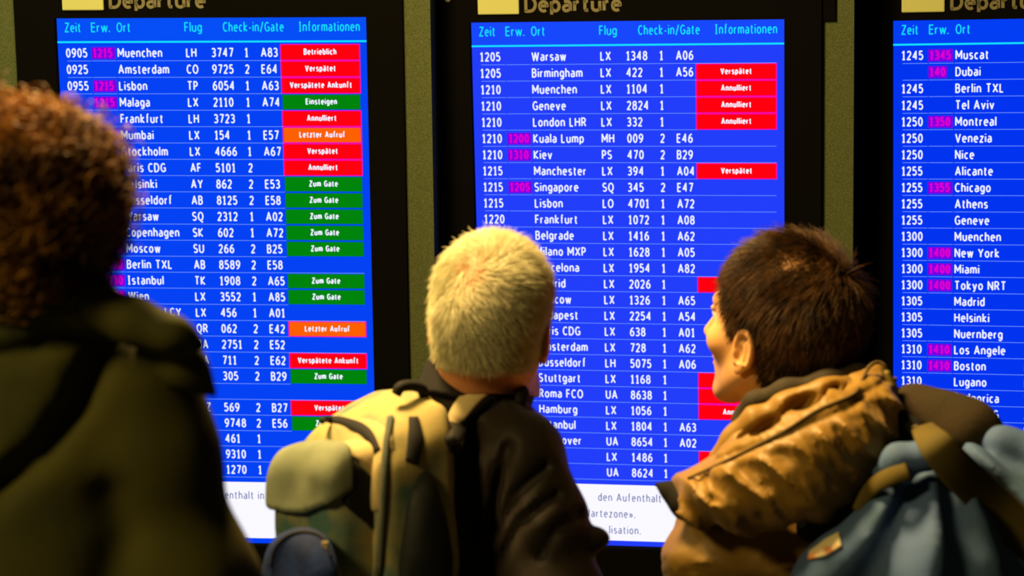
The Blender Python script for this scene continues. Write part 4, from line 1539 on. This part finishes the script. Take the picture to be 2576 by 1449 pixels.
# =============================================================== the curly-haired person in front
SK_L = skin_material('light_skin', (0.66, 0.40, 0.25, 1), (0.66, 0.40, 0.25, 1))
rootL = thing('person', 'person with curly auburn hair and a dark olive coat, blurred close to the camera', 'person', (P(90, 900, 2.25)[0], P(90, 900, 2.25)[1], 0))
fL = nrm((.10, .99, 0))
HL = (P(50, 530, 2.2), rot(-8, 4, 2), 0.86)
neckL = P(110, 770, 2.23)
JL = joints(P(-260, 990, 2.24), P(400, 990, 2.22), fL)
M_coat = mat('dark_olive_coat', (0.062, 0.058, 0.003, 1), 0.85, noise=7, color2=(0.032, 0.038, 0.005, 1), bump=(260, 0.3, 0.001))


def coat(p):
    d = chain(p, px_chain([(90, 860, 2.26, 170), (80, 1050, 2.28, 330), (80, 1500, 2.28, 400), (80, 2600, 2.28, 430)]), .08)
    d = smin(d, chain(p, px_chain([(180, 840, 2.23, 95), (355, 1000, 2.22, 122), (398, 1160, 2.22, 138), (470, 1480, 2.22, 175), (500, 1900, 2.22, 180)]), .04), .06)
    d = smin(d, chain(p, px_chain([(0, 830, 2.23, 100), (-240, 985, 2.24, 130), (-300, 1500, 2.24, 175), (-320, 1900, 2.24, 180)]), .04), .06)
    d = smin(d, chain(p, [(P(500, 1900, 2.22), .07), (JL['wr'], .05)], .03), .03)
    d = smin(d, chain(p, [(P(-320, 1900, 2.24), .07), (JL['wl'], .05)], .03), .03)
    d = d + groove(p, 2.2, (([(330, 790), (270, 870), (215, 1010), (140, 1120), (20, 1220)], 34, .026), ([(480, 890), (380, 865), (290, 830)], 24, .014), ([(-40, 905), (90, 880), (200, 830)], 26, .016), ([(300, 1449), (330, 1330), (300, 1240)], 60, .012)))
    d = d + vnoise(p, 8, 4) * .010 + vnoise(p, 20, 1) * .004
    return smax(d, .62 - p[:, 2], .01)


bodyL, vL, fLc = build_body(rootL, HL, neckL, JL, fL, SK_L, coat, P(0, 770, 2.2)[2], fine=.003)
legwear(rootL, JL, fL)
coL, cvL, cfL = sculpt('coat', coat, [P(-420, 760, 2.25), P(690, 760, 2.2), JL['wl'], JL['wr'], (P(80, 0, 2.28)[0], P(80, 0, 2.28)[1], .62)], .13, .0075, M_coat, rootL)


def cape(p):
    d = chain(p, px_chain([(-160, 760, 2.22, 70), (60, 745, 2.19, 95), (200, 765, 2.18, 70), (340, 808, 2.16, 46), (440, 848, 2.15, 30), (512, 874, 2.15, 5)]), .03)
    d = smin(d, chain(p, px_chain([(390, 890, 2.19, 58), (465, 925, 2.18, 44), (542, 992, 2.18, 5)]), .02), .015)
    return d + vnoise(p, 16, 2) * .006


sculpt('hood', cape, [P(-250, 650, 2.2), P(560, 1000, 2.2)], .07, .005, M_coat, coL)

# curly hair: spiral locks over the head, down to the nape
M_auburn = mat('auburn_hair', (0.44, 0.20, 0.022, 1), 0.5, noise=24, color2=(0.075, 0.032, 0.008, 1), spec=0.15)


def hair_form(p):
    d = ell(p, P(40, 425, 2.2), (.076, .095, .068))
    d = smin(d, ell(p, P(125, 475, 2.19), (.056, .080, .060)), .04)
    d = smin(d, ell(p, P(90, 610, 2.19), (.050, .06, .046)), .03)
    return d + vnoise(p, 45, 3) * .005 + vnoise(p, 22, 8) * .006


hv, hf = surface(hair_form, *grid_around([P(70, 430, 2.2), P(90, 560, 2.2)], .14, .004))
p0, n0 = sample_surface(hv, hf, np.ones(len(hf), bool), 5200, rng)
K = 16
N = len(p0)
t = np.linspace(0, 1, K)[None, :, None]
ax = unit(n0 * .35 + np.array((0, .0, -.8)) + rng.normal(size=(N, 3)) * .35)
e1 = unit(np.cross(ax, n0 + 1e-3))
e2 = np.cross(ax, e1)
ln = (.030 + .022 * rng.rand(N))[:, None, None]
rad = (.0045 + .004 * rng.rand(N))[:, None, None]
ph = rng.rand(N)[:, None, None] * 6.28
tw = (9 + 5 * rng.rand(N))[:, None, None]
pa = (p0 - n0 * .006)[:, None, :] + ax[:, None, :] * t * ln + n0[:, None, :] * (.012 * np.sin(t * 3.1)) + e1[:, None, :] * rad * np.cos(t * tw + ph) + e2[:, None, :] * rad * np.sin(t * tw + ph)
hairL = strands('hair', pa, .0012, M_auburn, rootL, tip=.5)
hl = mesh_np('hair_mass', hv, hf, M_auburn, hairL)
